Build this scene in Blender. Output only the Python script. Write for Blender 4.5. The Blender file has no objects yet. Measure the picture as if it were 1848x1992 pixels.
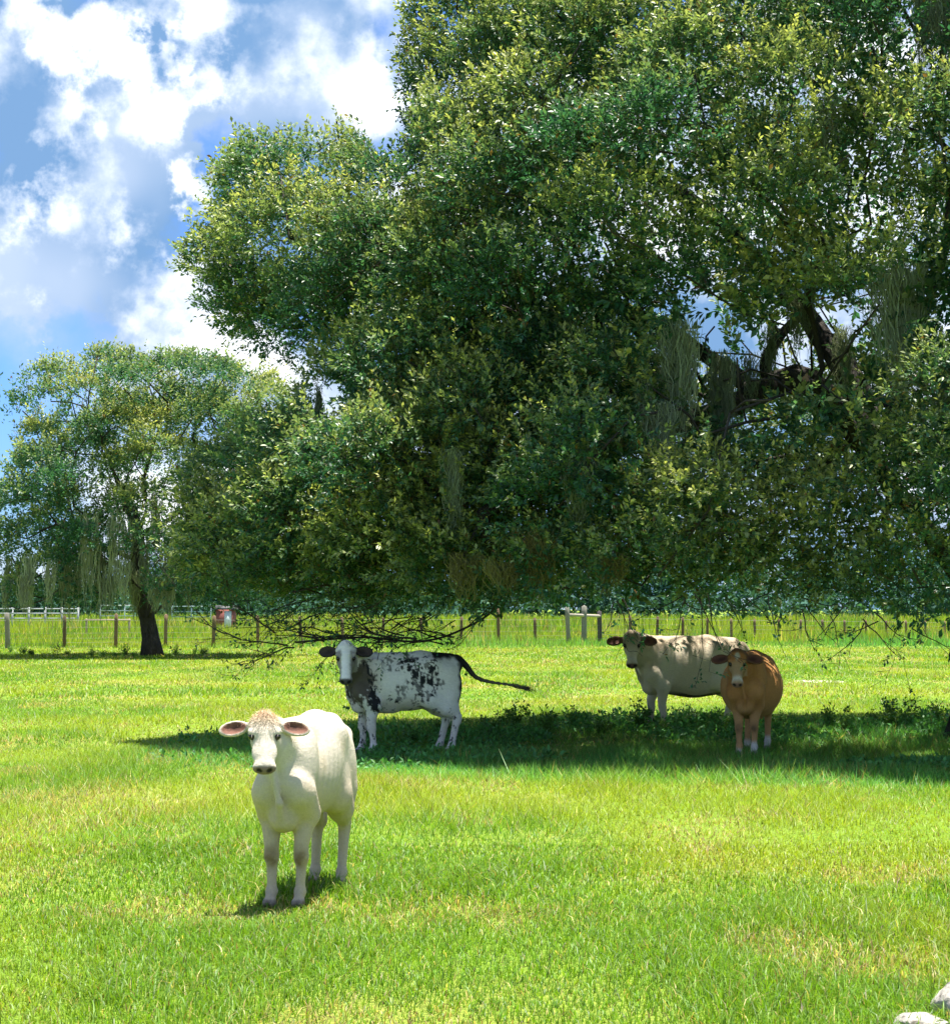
import bpy, math, random
import numpy as np
from mathutils import Vector, Matrix

# ---------------------------------------------------------------- camera, sky, sun, exposure
sc = bpy.context.scene
F_PX = 4000.0            # focal length in pixels of a 1848 px wide picture
W_PX, H_PX = 1848.0, 1992.0
HOR = 1185.0             # row of the horizon
EYE = 1.6
PITCH = math.atan((HOR - H_PX / 2) / F_PX)
cam_d = bpy.data.cameras.new('camera')
cam = bpy.data.objects.new('camera', cam_d)
sc.collection.objects.link(cam)
cam.location = (0, 0, EYE)
cam.rotation_euler = (math.radians(90) + PITCH, 0, 0)
cam_d.sensor_fit = 'HORIZONTAL'
cam_d.sensor_width = 36.0
cam_d.lens = 36.0 * F_PX / W_PX
cam_d.clip_start = 0.1
cam_d.clip_end = 6000
sc.camera = cam

SUN_DIR = Vector((0.09, 0.11, 0.98)).normalized()      # towards the sun
SUN_EL = math.asin(SUN_DIR.z)
SUN_AZ = math.atan2(SUN_DIR.x, SUN_DIR.y)
sun_d = bpy.data.lights.new('sun', 'SUN')
sun_d.energy = 3.1
sun_d.angle = math.radians(0.53)
sun_d.color = (1.0, 0.95, 0.86)
sun = bpy.data.objects.new('sun', sun_d)
sc.collection.objects.link(sun)
sun.rotation_euler = SUN_DIR.to_track_quat('Z', 'Y').to_euler()
sun.location = (10, 10, 40)

sc.view_settings.view_transform = 'Standard'
sc.view_settings.look = 'None'
sc.view_settings.gamma = 1.0
sc.view_settings.exposure = 2.12
sc.render.engine = 'CYCLES'
sc.cycles.max_bounces = 7
sc.cycles.diffuse_bounces = 4
sc.cycles.glossy_bounces = 2
sc.cycles.transmission_bounces = 4
sc.cycles.transparent_max_bounces = 4
sc.cycles.caustics_reflective = False
sc.cycles.caustics_refractive = False
sc.cycles.use_denoising = True


def pix_dir(xd, yd):
    dx = (xd - W_PX / 2) / F_PX
    dy = (H_PX / 2 - yd) / F_PX
    c, s = math.cos(PITCH), math.sin(PITCH)
    return np.array([dx, c - dy * s, s + dy * c])


def at(xd, yd, Y):
    """world point at depth Y seen at picture position (1848 x 1992)"""
    d = pix_dir(xd, yd)
    return np.array([0, 0, EYE]) + d * (Y / d[1])


def ground_at(xd, yd):
    d = pix_dir(xd, yd)
    t = -EYE / d[2]
    return np.array([0, 0, EYE]) + d * t


def build_world():
    w = bpy.data.worlds.new('World')
    sc.world = w
    w.use_nodes = True
    nt = w.node_tree
    nt.nodes.clear()
    N, L = nt.nodes, nt.links
    # density group: noise plus the cloud banks seen in this sky
    g = bpy.data.node_groups.new('cloud_density', 'ShaderNodeTree')
    g.interface.new_socket('Vector', in_out='INPUT', socket_type='NodeSocketVector')
    g.interface.new_socket('Density', in_out='OUTPUT', socket_type='NodeSocketFloat')
    gn, gl = g.nodes, g.links
    gi = gn.new('NodeGroupInput')
    go = gn.new('NodeGroupOutput')

    def noise(vec, scale, detail, rough, out='Fac', dist=0.0):
        n = gn.new('ShaderNodeTexNoise')
        n.inputs['Scale'].default_value = scale
        n.inputs['Detail'].default_value = detail
        n.inputs['Roughness'].default_value = rough
        n.inputs['Distortion'].default_value = dist
        gl.new(vec, n.inputs['Vector'])
        return n.outputs[out]

    def m(op, a, b=None, clamp=False):
        n = gn.new('ShaderNodeMath')
        n.operation = op
        n.use_clamp = clamp
        for i, v in enumerate((a, b)):
            if v is None:
                continue
            if isinstance(v, (int, float)):
                n.inputs[i].default_value = v
            else:
                gl.new(v, n.inputs[i])
        return n.outputs[0]

    base = m('MULTIPLY', noise(gi.outputs[0], 10.0, 9.0, 0.52), 1.0)
    wc = gn.new('ShaderNodeVectorMath'); wc.operation = 'SUBTRACT'
    gl.new(noise(gi.outputs[0], 22.0, 6.0, 0.62, 'Color'), wc.inputs[0])
    wc.inputs[1].default_value = (0.5, 0.5, 0.5)
    ws = gn.new('ShaderNodeVectorMath'); ws.operation = 'SCALE'
    gl.new(wc.outputs[0], ws.inputs[0]); ws.inputs['Scale'].default_value = 0.085
    wa = gn.new('ShaderNodeVectorMath'); wa.operation = 'ADD'
    gl.new(gi.outputs[0], wa.inputs[0]); gl.new(ws.outputs[0], wa.inputs[1])
    wn = gn.new('ShaderNodeVectorMath'); wn.operation = 'NORMALIZE'
    gl.new(wa.outputs[0], wn.inputs[0])
    acc = base
    for (x, y, r, a) in CLOUDS:
        d = Vector(pix_dir(x, y)).normalized()
        dp = gn.new('ShaderNodeVectorMath'); dp.operation = 'DOT_PRODUCT'
        gl.new(wn.outputs[0], dp.inputs[0]); dp.inputs[1].default_value = d
        mr = gn.new('ShaderNodeMapRange'); mr.interpolation_type = 'SMOOTHSTEP'
        ang = r / F_PX
        mr.inputs['From Min'].default_value = math.cos(ang * 1.6)
        mr.inputs['From Max'].default_value = math.cos(ang * 0.25)
        mr.inputs['To Min'].default_value = 0
        mr.inputs['To Max'].default_value = a
        gl.new(dp.outputs['Value'], mr.inputs['Value'])
        acc = m('ADD', acc, mr.outputs[0])
    gl.new(acc, go.inputs[0])

    tc = N.new('ShaderNodeTexCoord')
    nm = N.new('ShaderNodeVectorMath'); nm.operation = 'NORMALIZE'
    L.new(tc.outputs['Generated'], nm.inputs[0])
    off = N.new('ShaderNodeVectorMath'); off.operation = 'ADD'
    off.inputs[1].default_value = (0.006, 0.0, 0.022)
    L.new(nm.outputs[0], off.inputs[0])
    d0 = N.new('ShaderNodeGroup'); d0.node_tree = g
    d1 = N.new('ShaderNodeGroup'); d1.node_tree = g
    L.new(nm.outputs[0], d0.inputs[0]); L.new(off.outputs[0], d1.inputs[0])

    def maprange(val, a, b, c=0.0, d=1.0):
        n = N.new('ShaderNodeMapRange'); n.interpolation_type = 'SMOOTHSTEP'
        n.inputs['From Min'].default_value = a; n.inputs['From Max'].default_value = b
        n.inputs['To Min'].default_value = c; n.inputs['To Max'].default_value = d
        L.new(val, n.inputs['Value'])
        return n.outputs[0]
    cover = maprange(d0.outputs[0], 0.33, 0.60)
    diff = N.new('ShaderNodeMath'); diff.operation = 'SUBTRACT'
    L.new(d0.outputs[0], diff.inputs[0]); L.new(d1.outputs[0], diff.inputs[1])
    light0 = maprange(diff.outputs[0], -0.15, 0.20)
    pw = N.new('ShaderNodeMath'); pw.operation = 'POWER'
    L.new(light0, pw.inputs[0]); pw.inputs[1].default_value = 1.75
    light = pw.outputs[0]
    low = N.new('ShaderNodeTexNoise'); low.inputs['Scale'].default_value = 7.0
    low.inputs['Detail'].default_value = 3.0
    L.new(nm.outputs[0], low.inputs['Vector'])
    lowr = maprange(low.outputs['Fac'], 0.35, 0.65, -0.30, 0.30)
    la = N.new('ShaderNodeMath'); la.operation = 'ADD'; la.use_clamp = True
    L.new(light, la.inputs[0]); L.new(lowr, la.inputs[1])

    sky = N.new('ShaderNodeTexSky')
    sky.sky_type = 'NISHITA'
    sky.sun_disc = False
    sky.sun_elevation = SUN_EL
    sky.sun_rotation = SUN_AZ
    sky.altitude = 20
    sky.air_density = 1.0
    sky.dust_density = 0.2
    sky.ozone_density = 2.2
    cc = N.new('ShaderNodeMix'); cc.data_type = 'RGBA'
    cc.inputs['A'].default_value = CLOUD_DARK
    cc.inputs['B'].default_value = CLOUD_LIGHT
    L.new(la.outputs[0], cc.inputs['Factor'])
    mx = N.new('ShaderNodeMix'); mx.data_type = 'RGBA'
    L.new(cover, mx.inputs['Factor'])
    ti = N.new('ShaderNodeMix'); ti.data_type = 'RGBA'; ti.blend_type = 'MULTIPLY'; ti.inputs['Factor'].default_value = 1.0
    L.new(sky.outputs[0], ti.inputs['A']); ti.inputs['B'].default_value = (0.19, 0.30, 0.52, 1)
    L.new(ti.outputs['Result'], mx.inputs['A'])
    L.new(cc.outputs['Result'], mx.inputs['B'])
    bg = N.new('ShaderNodeBackground'); bg.inputs['Strength'].default_value = SKY_STRENGTH
    L.new(mx.outputs['Result'], bg.inputs['Color'])
    out = N.new('ShaderNodeOutputWorld')
    L.new(bg.outputs[0], out.inputs['Surface'])
    w.cycles.sampling_method = 'MANUAL'
    w.cycles.sample_map_resolution = 512


SKY_STRENGTH = 0.09
CLOUD_DARK = (0.62, 1.15, 2.0, 1)
CLOUD_LIGHT = (3.9, 4.0, 4.2, 1)
# cloud banks of the visible sky: direction (as picture position), angular size, weight
CLOUDS = [(110, 130, 150, .22), (330, 130, 120, .22), (620, 90, 180, .12), (560, 220, 120, .16), (380, 300, 90, .18),
          (230, 370, 120, .20), (120, 480, 120, .20), (30, 380, 80, .15), (390, 640, 120, .20), (470, 700, 90, .16),
          (40, 600, 60, .14), (1300, 500, 400, .22), (1600, 900, 400, .16),
          (190, 15, 70, -.22), (320, 45, 40, -.14), (425, 275, 55, -.22)]
build_world()

# ---------------------------------------------------------------- helpers
rng = np.random.default_rng(7)
random.seed(7)
COL = sc.collection


def unit(v):
    v = np.asarray(v, float)
    return v / (np.linalg.norm(v, axis=-1, keepdims=True) + 1e-12)


def _hash(ix, iy, iz, seed):
    h = (ix.astype(np.int64) * 374761393 + iy.astype(np.int64) * 668265263 + iz.astype(np.int64) * 2147483647 + seed * 974711)
    h = (h ^ (h >> 13)) * 1274126177
    h = h ^ (h >> 16)
    return (h & 0xFFFFFF) / float(0xFFFFFF)


def vnoise(p, seed=0):
    p = np.asarray(p, float)
    i = np.floor(p).astype(np.int64)
    f = p - i
    f = f * f * (3 - 2 * f)
    r = 0
    for dx in (0, 1):
        for dy in (0, 1):
            for dz in (0, 1):
                w = (f[:, 0] if dx else 1 - f[:, 0]) * (f[:, 1] if dy else 1 - f[:, 1]) * (f[:, 2] if dz else 1 - f[:, 2])
                r = r + w * _hash(i[:, 0] + dx, i[:, 1] + dy, i[:, 2] + dz, seed)
    return r


def fbm(p, octv=4, seed=0):
    p = np.asarray(p, float)
    a, s, t = 1.0, 0.0, 0.0
    for o in range(octv):
        s = s + a * vnoise(p * (2 ** o) + 17.3 * o, seed + o)
        t += a
        a *= 0.5
    return s / t


def smooth(a, b, x):
    t = np.clip((x - a) / (b - a), 0, 1)
    return t * t * (3 - 2 * t)


def np_mesh(name, verts, faces, cols=None, smooth_shade=False):
    """faces: list of (M,k) int arrays"""
    me = bpy.data.meshes.new(name)
    verts = np.asarray(verts, np.float32)
    if not isinstance(faces, (list, tuple)):
        faces = [faces]
    faces = [np.asarray(f, np.int32) for f in faces if len(f)]
    me.vertices.add(len(verts))
    me.vertices.foreach_set('co', verts.ravel())
    loops = np.concatenate([f.ravel() for f in faces])
    cnt = np.concatenate([np.full(len(f), f.shape[1], np.int32) for f in faces])
    start = np.concatenate([[0], np.cumsum(cnt)[:-1]]).astype(np.int32)
    me.loops.add(len(loops))
    me.loops.foreach_set('vertex_index', loops)
    me.polygons.add(len(cnt))
    me.polygons.foreach_set('loop_start', start)
    if smooth_shade:
        me.polygons.foreach_set('use_smooth', np.ones(len(cnt), bool))
    if cols is not None:
        cols = np.asarray(cols, np.float32)
        if cols.shape[1] == 3:
            cols = np.concatenate([cols, np.ones((len(cols), 1), np.float32)], 1)
        a = me.attributes.new('Col', 'FLOAT_COLOR', 'POINT')
        a.data.foreach_set('color', cols.ravel())
    me.update(calc_edges=True)
    me.validate()
    return me


def obj(name, me, mat=None, parent=None, label=None, cat=None, group=None, kind=None):
    o = bpy.data.objects.new(name, me)
    COL.objects.link(o)
    if mat is not None and me is not None and len(me.materials) == 0:
        me.materials.append(mat)
    if parent is not None:
        o.parent = parent
    if label:
        o['label'] = label
    if cat:
        o['category'] = cat
    if group:
        o['group'] = group
    if kind:
        o['kind'] = kind
    return o


def empty(name, loc, label, cat, group=None, rz=0.0):
    o = bpy.data.objects.new(name, None)
    COL.objects.link(o)
    o.empty_display_size = 0.2
    o.location = loc
    o.rotation_euler = (0, 0, rz)
    o['label'] = label
    o['category'] = cat
    if group:
        o['group'] = group
    return o


class Geo:
    """collects pieces with quads / tris and colours"""
    def __init__(self):
        self.v, self.q, self.t, self.c, self.n = [], [], [], [], 0

    def add(self, v, q=None, t=None, c=None):
        v = np.asarray(v, float)
        self.v.append(v)
        if q is not None and len(q):
            self.q.append(np.asarray(q) + self.n)
        if t is not None and len(t):
            self.t.append(np.asarray(t) + self.n)
        if c is None:
            c = np.ones((len(v), 3)) * 0.5
        c = np.asarray(c, float)
        if c.ndim == 1:
            c = np.tile(c, (len(v), 1))
        self.c.append(c)
        self.n += len(v)

    def tube(self, pts, rad, sides=6, c=None, cap=True):
        pts = np.asarray(pts, float)
        rad = np.broadcast_to(np.asarray(rad, float), (len(pts),))
        tan = np.gradient(pts, axis=0)
        tan = unit(tan)
        up = np.array([0, 0, 1.0]) if abs(tan[0][2]) < 0.9 else np.array([1.0, 0, 0])
        n0 = unit(np.cross(tan[0], up))
        rings = []
        ang = np.linspace(0, 2 * np.pi, sides, endpoint=False)
        for i in range(len(pts)):
            n0 = unit(n0 - tan[i] * np.dot(n0, tan[i]))
            b0 = np.cross(tan[i], n0)
            rings.append(pts[i] + rad[i] * (np.cos(ang)[:, None] * n0 + np.sin(ang)[:, None] * b0))
        v = np.concatenate(rings)
        n = len(pts)
        i = np.arange(n - 1)[:, None] * sides
        j = np.arange(sides)[None, :]
        j2 = (j + 1) % sides
        q = np.stack([i + j, i + j2, i + sides + j2, i + sides + j], -1).reshape(-1, 4)
        t = None
        if cap:
            v = np.concatenate([v, pts[-1:] + tan[-1] * rad[-1] * 0.5, pts[:1]])
            top = n * sides
            jj = np.arange(sides)
            t1 = np.stack([(n - 1) * sides + jj, (n - 1) * sides + (jj + 1) % sides, np.full(sides, top)], -1)
            t0 = np.stack([(jj + 1) % sides, jj, np.full(sides, top + 1)], -1)
            t = np.concatenate([t1, t0])
        self.add(v, q, t, c)

    def box(self, lo, hi, c=None):
        lo, hi = np.asarray(lo, float), np.asarray(hi, float)
        v = np.array([[x, y, z] for x in (lo[0], hi[0]) for y in (lo[1], hi[1]) for z in (lo[2], hi[2])])
        q = [[0, 1, 3, 2], [4, 6, 7, 5], [0, 4, 5, 1], [2, 3, 7, 6], [0, 2, 6, 4], [1, 5, 7, 3]]
        self.add(v, q, None, c)

    def mesh(self, name, smooth_shade=False):
        f = []
        if self.q:
            f.append(np.concatenate(self.q))
        if self.t:
            f.append(np.concatenate(self.t))
        return np_mesh(name, np.concatenate(self.v), f, np.concatenate(self.c), smooth_shade)


# ---------------------------------------------------------------- materials
def new_mat(name):
    m = bpy.data.materials.new(name)
    m.use_nodes = True
    m.node_tree.nodes.clear()
    return m, m.node_tree.nodes, m.node_tree.links


def leaf_material(name, translucency=0.35, rough=0.42, spec=0.5, gain=1.0, tint=(1.25, 1.15, 0.5)):
    m, N, L = new_mat(name)
    at_ = N.new('ShaderNodeAttribute'); at_.attribute_name = 'Col'
    p = N.new('ShaderNodeBsdfPrincipled')
    p.inputs['Roughness'].default_value = rough
    p.inputs['Specular IOR Level'].default_value = spec
    L.new(at_.outputs['Color'], p.inputs['Base Color'])
    t = N.new('ShaderNodeBsdfTranslucent')
    mul = N.new('ShaderNodeMix'); mul.data_type = 'RGBA'; mul.blend_type = 'MULTIPLY'
    mul.inputs['Factor'].default_value = 1.0
    L.new(at_.outputs['Color'], mul.inputs['A'])
    mul.inputs['B'].default_value = (*[x * gain for x in tint], 1)
    L.new(mul.outputs['Result'], t.inputs['Color'])
    ms = N.new('ShaderNodeMixShader'); ms.inputs[0].default_value = translucency
    L.new(p.outputs[0], ms.inputs[1]); L.new(t.outputs[0], ms.inputs[2])
    o = N.new('ShaderNodeOutputMaterial')
    L.new(ms.outputs[0], o.inputs['Surface'])
    return m


def surf_material(name, rough=0.8, spec=0.3, noise_scale=30.0, noise_amt=0.25, bump=0.3, bump_dist=0.01, voronoi=None,
                  stretch=(1, 1, 1), sheen=0.0):
    """attribute colour, varied by noise, with bump"""
    m, N, L = new_mat(name)
    at_ = N.new('ShaderNodeAttribute'); at_.attribute_name = 'Col'
    tc = N.new('ShaderNodeTexCoord')
    mp = N.new('ShaderNodeMapping'); mp.inputs['Scale'].default_value = stretch
    L.new(tc.outputs['Object'], mp.inputs['Vector'])
    n = N.new('ShaderNodeTexNoise'); n.inputs['Scale'].default_value = noise_scale
    n.inputs['Detail'].default_value = 6; n.inputs['Roughness'].default_value = 0.65
    L.new(mp.outputs[0], n.inputs['Vector'])
    mr = N.new('ShaderNodeMapRange')
    mr.inputs['From Min'].default_value = 0.3; mr.inputs['From Max'].default_value = 0.7
    mr.inputs['To Min'].default_value = 1 - noise_amt; mr.inputs['To Max'].default_value = 1 + noise_amt
    L.new(n.outputs['Fac'], mr.inputs['Value'])
    mul = N.new('ShaderNodeVectorMath'); mul.operation = 'SCALE'
    L.new(at_.outputs['Color'], mul.inputs[0]); L.new(mr.outputs[0], mul.inputs['Scale'])
    p = N.new('ShaderNodeBsdfPrincipled')
    p.inputs['Roughness'].default_value = rough
    p.inputs['Specular IOR Level'].default_value = spec
    if sheen:
        p.inputs['Sheen Weight'].default_value = sheen
        p.inputs['Sheen Roughness'].default_value = 0.4
    L.new(mul.outputs[0], p.inputs['Base Color'])
    h = n.outputs['Fac']
    if voronoi:
        v = N.new('ShaderNodeTexVoronoi'); v.inputs['Scale'].default_value = voronoi
        v.feature = 'DISTANCE_TO_EDGE'
        L.new(mp.outputs[0], v.inputs['Vector'])
        a = N.new('ShaderNodeMath'); a.operation = 'MULTIPLY_ADD'
        L.new(v.outputs['Distance'], a.inputs[0]); a.inputs[1].default_value = 1.2
        L.new(n.outputs['Fac'], a.inputs[2])
        h = a.outputs[0]
    b = N.new('ShaderNodeBump'); b.inputs['Strength'].default_value = bump; b.inputs['Distance'].default_value = bump_dist
    L.new(h, b.inputs['Height']); L.new(b.outputs[0], p.inputs['Normal'])
    o = N.new('ShaderNodeOutputMaterial')
    L.new(p.outputs[0], o.inputs['Surface'])
    return m


M_LEAF = leaf_material('oak_leaf', 0.34, 0.40, 0.42, 1.5, (1.05, 1.1, 0.62))
M_LEAF_FAR = leaf_material('oak_leaf_small', 0.38, 0.45, 0.4, 1.5, (1.1, 1.1, 0.6))
M_GRASS = leaf_material('grass_blade', 0.42, 0.45, 0.28, 1.15, (1.15, 1.1, 0.55))
M_WEED = leaf_material('weed_leaf', 0.35, 0.5, 0.35, 1.3)
M_MOSS = leaf_material('moss_strand', 0.35, 0.9, 0.1, 1.0, (1.1, 1.05, 0.8))
M_WOODFAR = leaf_material('far_foliage', 0.25, 0.7, 0.1, 1.0)
M_BARK = surf_material('bark', 0.95, 0.1, 9.0, 0.45, 1.0, 0.05, voronoi=14.0, stretch=(1, 1, 0.35))
M_TWIG = surf_material('twig_bark', 0.9, 0.15, 40.0, 0.3, 0.3, 0.004)
M_POST = surf_material('weathered_wood', 0.9, 0.2, 14.0, 0.4, 0.5, 0.01, stretch=(4, 4, 0.6))
M_WIRE = surf_material('galvanised_wire', 0.5, 0.5, 40, 0.1, 0.0, 0.001)
M_PAINT = surf_material('white_paint', 0.6, 0.3, 20, 0.12, 0.1, 0.003)
M_ROCK = surf_material('limestone', 0.95, 0.15, 9.0, 0.35, 0.9, 0.03, voronoi=7.0)
M_HIDE = surf_material('cow_coat', 0.72, 0.22, 55.0, 0.09, 0.45, 0.010, stretch=(0.45, 1, 1), sheen=0.0)


def eye_material():
    m, N, L = new_mat('eye_dark')
    p = N.new('ShaderNodeBsdfPrincipled')
    p.inputs['Base Color'].default_value = (0.012, 0.009, 0.008, 1)
    p.inputs['Roughness'].default_value = 0.12
    o = N.new('ShaderNodeOutputMaterial')
    L.new(p.outputs[0], o.inputs['Surface'])
    return m


M_EYE = eye_material()


def ground_material():
    m, N, L = new_mat('pasture_soil_and_thatch')
    tc = N.new('ShaderNodeTexCoord')

    def noise(scale, detail=5):
        n = N.new('ShaderNodeTexNoise'); n.inputs['Scale'].default_value = scale
        n.inputs['Detail'].default_value = detail
        L.new(tc.outputs['Object'], n.inputs['Vector'])
        return n.outputs['Fac']

    def ramp(fac, stops):
        r = N.new('ShaderNodeValToRGB')
        e = r.color_ramp.elements
        e[0].position, e[0].color = stops[0][0], (*stops[0][1], 1)
        e[1].position, e[1].color = stops[-1][0], (*stops[-1][1], 1)
        for p_, c_ in stops[1:-1]:
            x = e.new(p_); x.color = (*c_, 1)
        L.new(fac, r.inputs[0])
        return r.outputs[0]
    big = ramp(noise(0.22, 4), [(0.35, (0.13, 0.24, 0.022)), (0.5, (0.19, 0.28, 0.035)), (0.66, (0.27, 0.27, 0.06))])
    fine = ramp(noise(26.0, 4), [(0.3, (0.35, 0.4, 0.3)), (0.6, (1.05, 1.05, 1.0))])
    mx = N.new('ShaderNodeMix'); mx.data_type = 'RGBA'; mx.blend_type = 'MULTIPLY'; mx.inputs['Factor'].default_value = 0.75
    L.new(big, mx.inputs['A']); L.new(fine, mx.inputs['B'])
    p = N.new('ShaderNodeBsdfPrincipled'); p.inputs['Roughness'].default_value = 0.95
    p.inputs['Specular IOR Level'].default_value = 0.1
    L.new(mx.outputs['Result'], p.inputs['Base Color'])
    b = N.new('ShaderNodeBump'); b.inputs['Strength'].default_value = 0.8; b.inputs['Distance'].default_value = 0.05
    L.new(noise(18.0, 6), b.inputs['Height']); L.new(b.outputs[0], p.inputs['Normal'])
    o = N.new('ShaderNodeOutputMaterial'); L.new(p.outputs[0], o.inputs['Surface'])
    return m


# ---------------------------------------------------------------- ground and grass
def build_ground():
    xs = np.concatenate([[-3000, -1000, -300], np.linspace(-100, 100, 41), [300, 1000, 3000]])
    ys = np.concatenate([[-500, -100, -20], np.linspace(0, 200, 41), [400, 1000, 2500, 5000]])
    X, Y = np.meshgrid(xs, ys, indexing='ij')
    v = np.stack([X.ravel(), Y.ravel(), np.zeros(X.size)], -1)
    n, k = X.shape
    i, j = np.meshgrid(np.arange(n - 1), np.arange(k - 1), indexing='ij')
    q = np.stack([i * k + j, (i + 1) * k + j, (i + 1) * k + j + 1, i * k + j + 1], -1).reshape(-1, 4)
    me = np_mesh('ground', v, q)
    obj('ground', me, ground_material(), kind='structure')


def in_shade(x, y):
    """roughly under the oak: leafier ground, its grass colour toned for the shade"""
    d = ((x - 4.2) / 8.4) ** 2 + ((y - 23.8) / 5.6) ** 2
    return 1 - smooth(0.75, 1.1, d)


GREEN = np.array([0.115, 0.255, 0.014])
LIME = np.array([0.27, 0.355, 0.022])
STRAW = np.array([0.52, 0.44, 0.16])
BROWN = np.array([0.24, 0.17, 0.06])


def grass_cols(x, y, n):
    p = np.stack([x * 0.55, y * 0.28, np.zeros(n)], -1)
    a = fbm(p, 3, 3)
    b = fbm(p * 2.3 + 40, 3, 9)
    r = rng.random(n)
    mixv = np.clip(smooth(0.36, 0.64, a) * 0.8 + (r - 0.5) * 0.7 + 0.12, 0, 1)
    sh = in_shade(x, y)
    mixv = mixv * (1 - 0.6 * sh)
    gr = GREEN * (1 - sh[:, None]) + np.array([0.10, 0.34, 0.07]) * sh[:, None]  # blue-green of the shade mixed into the grass colour, brightened under the oak
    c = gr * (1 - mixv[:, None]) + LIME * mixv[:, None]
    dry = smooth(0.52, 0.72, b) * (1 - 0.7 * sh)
    r2 = rng.random(n)
    isd = r2 < (0.04 + 0.34 * dry)
    c = np.where(isd[:, None], STRAW * (0.6 + 0.6 * rng.random(n))[:, None], c)
    isb = (rng.random(n) < 0.02 + 0.16 * dry)
    c = np.where(isb[:, None], BROWN * (0.6 + 0.6 * rng.random(n))[:, None], c)
    c = c * (0.45 + 0.82 * rng.random(n))[:, None]
    return c, dry


def scatter(y0, y1, dens, margin=1.12, extra=0.8):
    half = W_PX / 2 / F_PX * margin
    area = half * (y1 ** 2 - y0 ** 2) + 2 * extra * (y1 - y0)
    n = int(area * dens)
    y = np.sqrt(rng.random(n) * (y1 ** 2 - y0 ** 2) + y0 ** 2)
    x = (rng.random(n) * 2 - 1) * (half * y + extra)
    return x, y


def blades(g, x, y, h, w, cols, lean=0.6, segs=2):
    n = len(x)
    az = rng.random(n) * 2 * np.pi
    ld = np.stack([np.cos(az), np.sin(az), np.zeros(n)], -1)
    face = az + np.pi / 2 + (rng.random(n) - 0.5) * 1.4
    sd = np.stack([np.cos(face), np.sin(face), np.zeros(n)], -1)
    le = (lean * (0.25 + rng.random(n) ** 1.3))[:, None]
    h_, w_ = h[:, None], w[:, None]
    base = np.stack([x, y, np.zeros(n)], -1)
    up = np.array([0, 0, 1.0])
    tip = base + up * h_ * (1 - 0.25 * le) + ld * h_ * le * 1.15
    if segs == 2:
        mid = base + up * h_ * 0.58 + ld * h_ * le * 0.38
        v = np.stack([base - sd * w_ * .5, base + sd * w_ * .5, mid - sd * w_ * .45, mid + sd * w_ * .45, tip], 1).reshape(-1, 3)
        b = np.arange(n)[:, None] * 5
        q = b + np.array([[0, 1, 3, 2]])
        t = b + np.array([[2, 3, 4]])
        g.add(v, q, t, np.repeat(cols, 5, 0))
    else:
        v = np.stack([base - sd * w_ * .5, base + sd * w_ * .5, tip], 1).reshape(-1, 3)
        t = np.arange(n)[:, None] * 3 + np.array([[0, 1, 2]])
        g.add(v, None, t, np.repeat(cols, 3, 0))


def build_grass():
    g = Geo()
    for (y0, y1, dens, hh, ww, segs) in ((7.2, 11, 3300, 0.064, 0.0048, 2), (11, 14, 2300, 0.064, 0.006, 2), (14, 24, 1350, 0.068, 0.008, 1),
                                         (24, 36, 460, 0.07, 0.014, 1), (36, 60, 150, 0.075, 0.026, 1), (60, 84, 70, 0.09, 0.038, 1)):
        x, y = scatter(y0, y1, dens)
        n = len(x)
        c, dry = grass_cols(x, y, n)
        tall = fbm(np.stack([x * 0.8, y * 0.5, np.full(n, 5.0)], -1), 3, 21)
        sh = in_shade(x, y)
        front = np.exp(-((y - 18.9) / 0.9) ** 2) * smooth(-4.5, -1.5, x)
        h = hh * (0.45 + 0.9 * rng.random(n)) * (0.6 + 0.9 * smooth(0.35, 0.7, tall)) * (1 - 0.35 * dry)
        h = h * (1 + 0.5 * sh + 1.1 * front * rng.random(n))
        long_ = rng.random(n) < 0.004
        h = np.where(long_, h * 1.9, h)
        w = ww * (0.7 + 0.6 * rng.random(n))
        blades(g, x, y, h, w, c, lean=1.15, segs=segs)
    # tall rough grass behind the wire fence
    for (y0, y1, dens, hh, ww) in ((83, 130, 26, 0.5, 0.05), (130, 220, 9, 0.7, 0.11), (220, 300, 4, 0.8, 0.2)):
        x, y = scatter(y0, y1, dens, 1.05, 1)
        n = len(x)
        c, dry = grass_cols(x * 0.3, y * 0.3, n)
        clump = fbm(np.stack([x * 0.25, y * 0.12, np.full(n, 8.0)], -1), 3, 33)
        h = hh * (0.3 + 0.8 * rng.random(n)) * (0.4 + 1.3 * smooth(0.4, 0.7, clump))
        c = c * 0.95 + np.array([0.03, 0.03, 0.008])
        h = h * (0.25 + 0.75 * smooth(83.5, 93, y + 6 * (fbm(np.stack([x * 0.5, y * 0, x * 0], -1), 3, 44) - 0.5)))
        blades(g, x, y, h, np.full(n, ww) * (0.6 + 0.8 * rng.random(n)), c, lean=0.45, segs=1)
    me = g.mesh('grass')
    obj('grass', me, M_GRASS, label='sunlit yellow green pasture grass with straw patches', cat='grass', kind='stuff')


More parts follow.
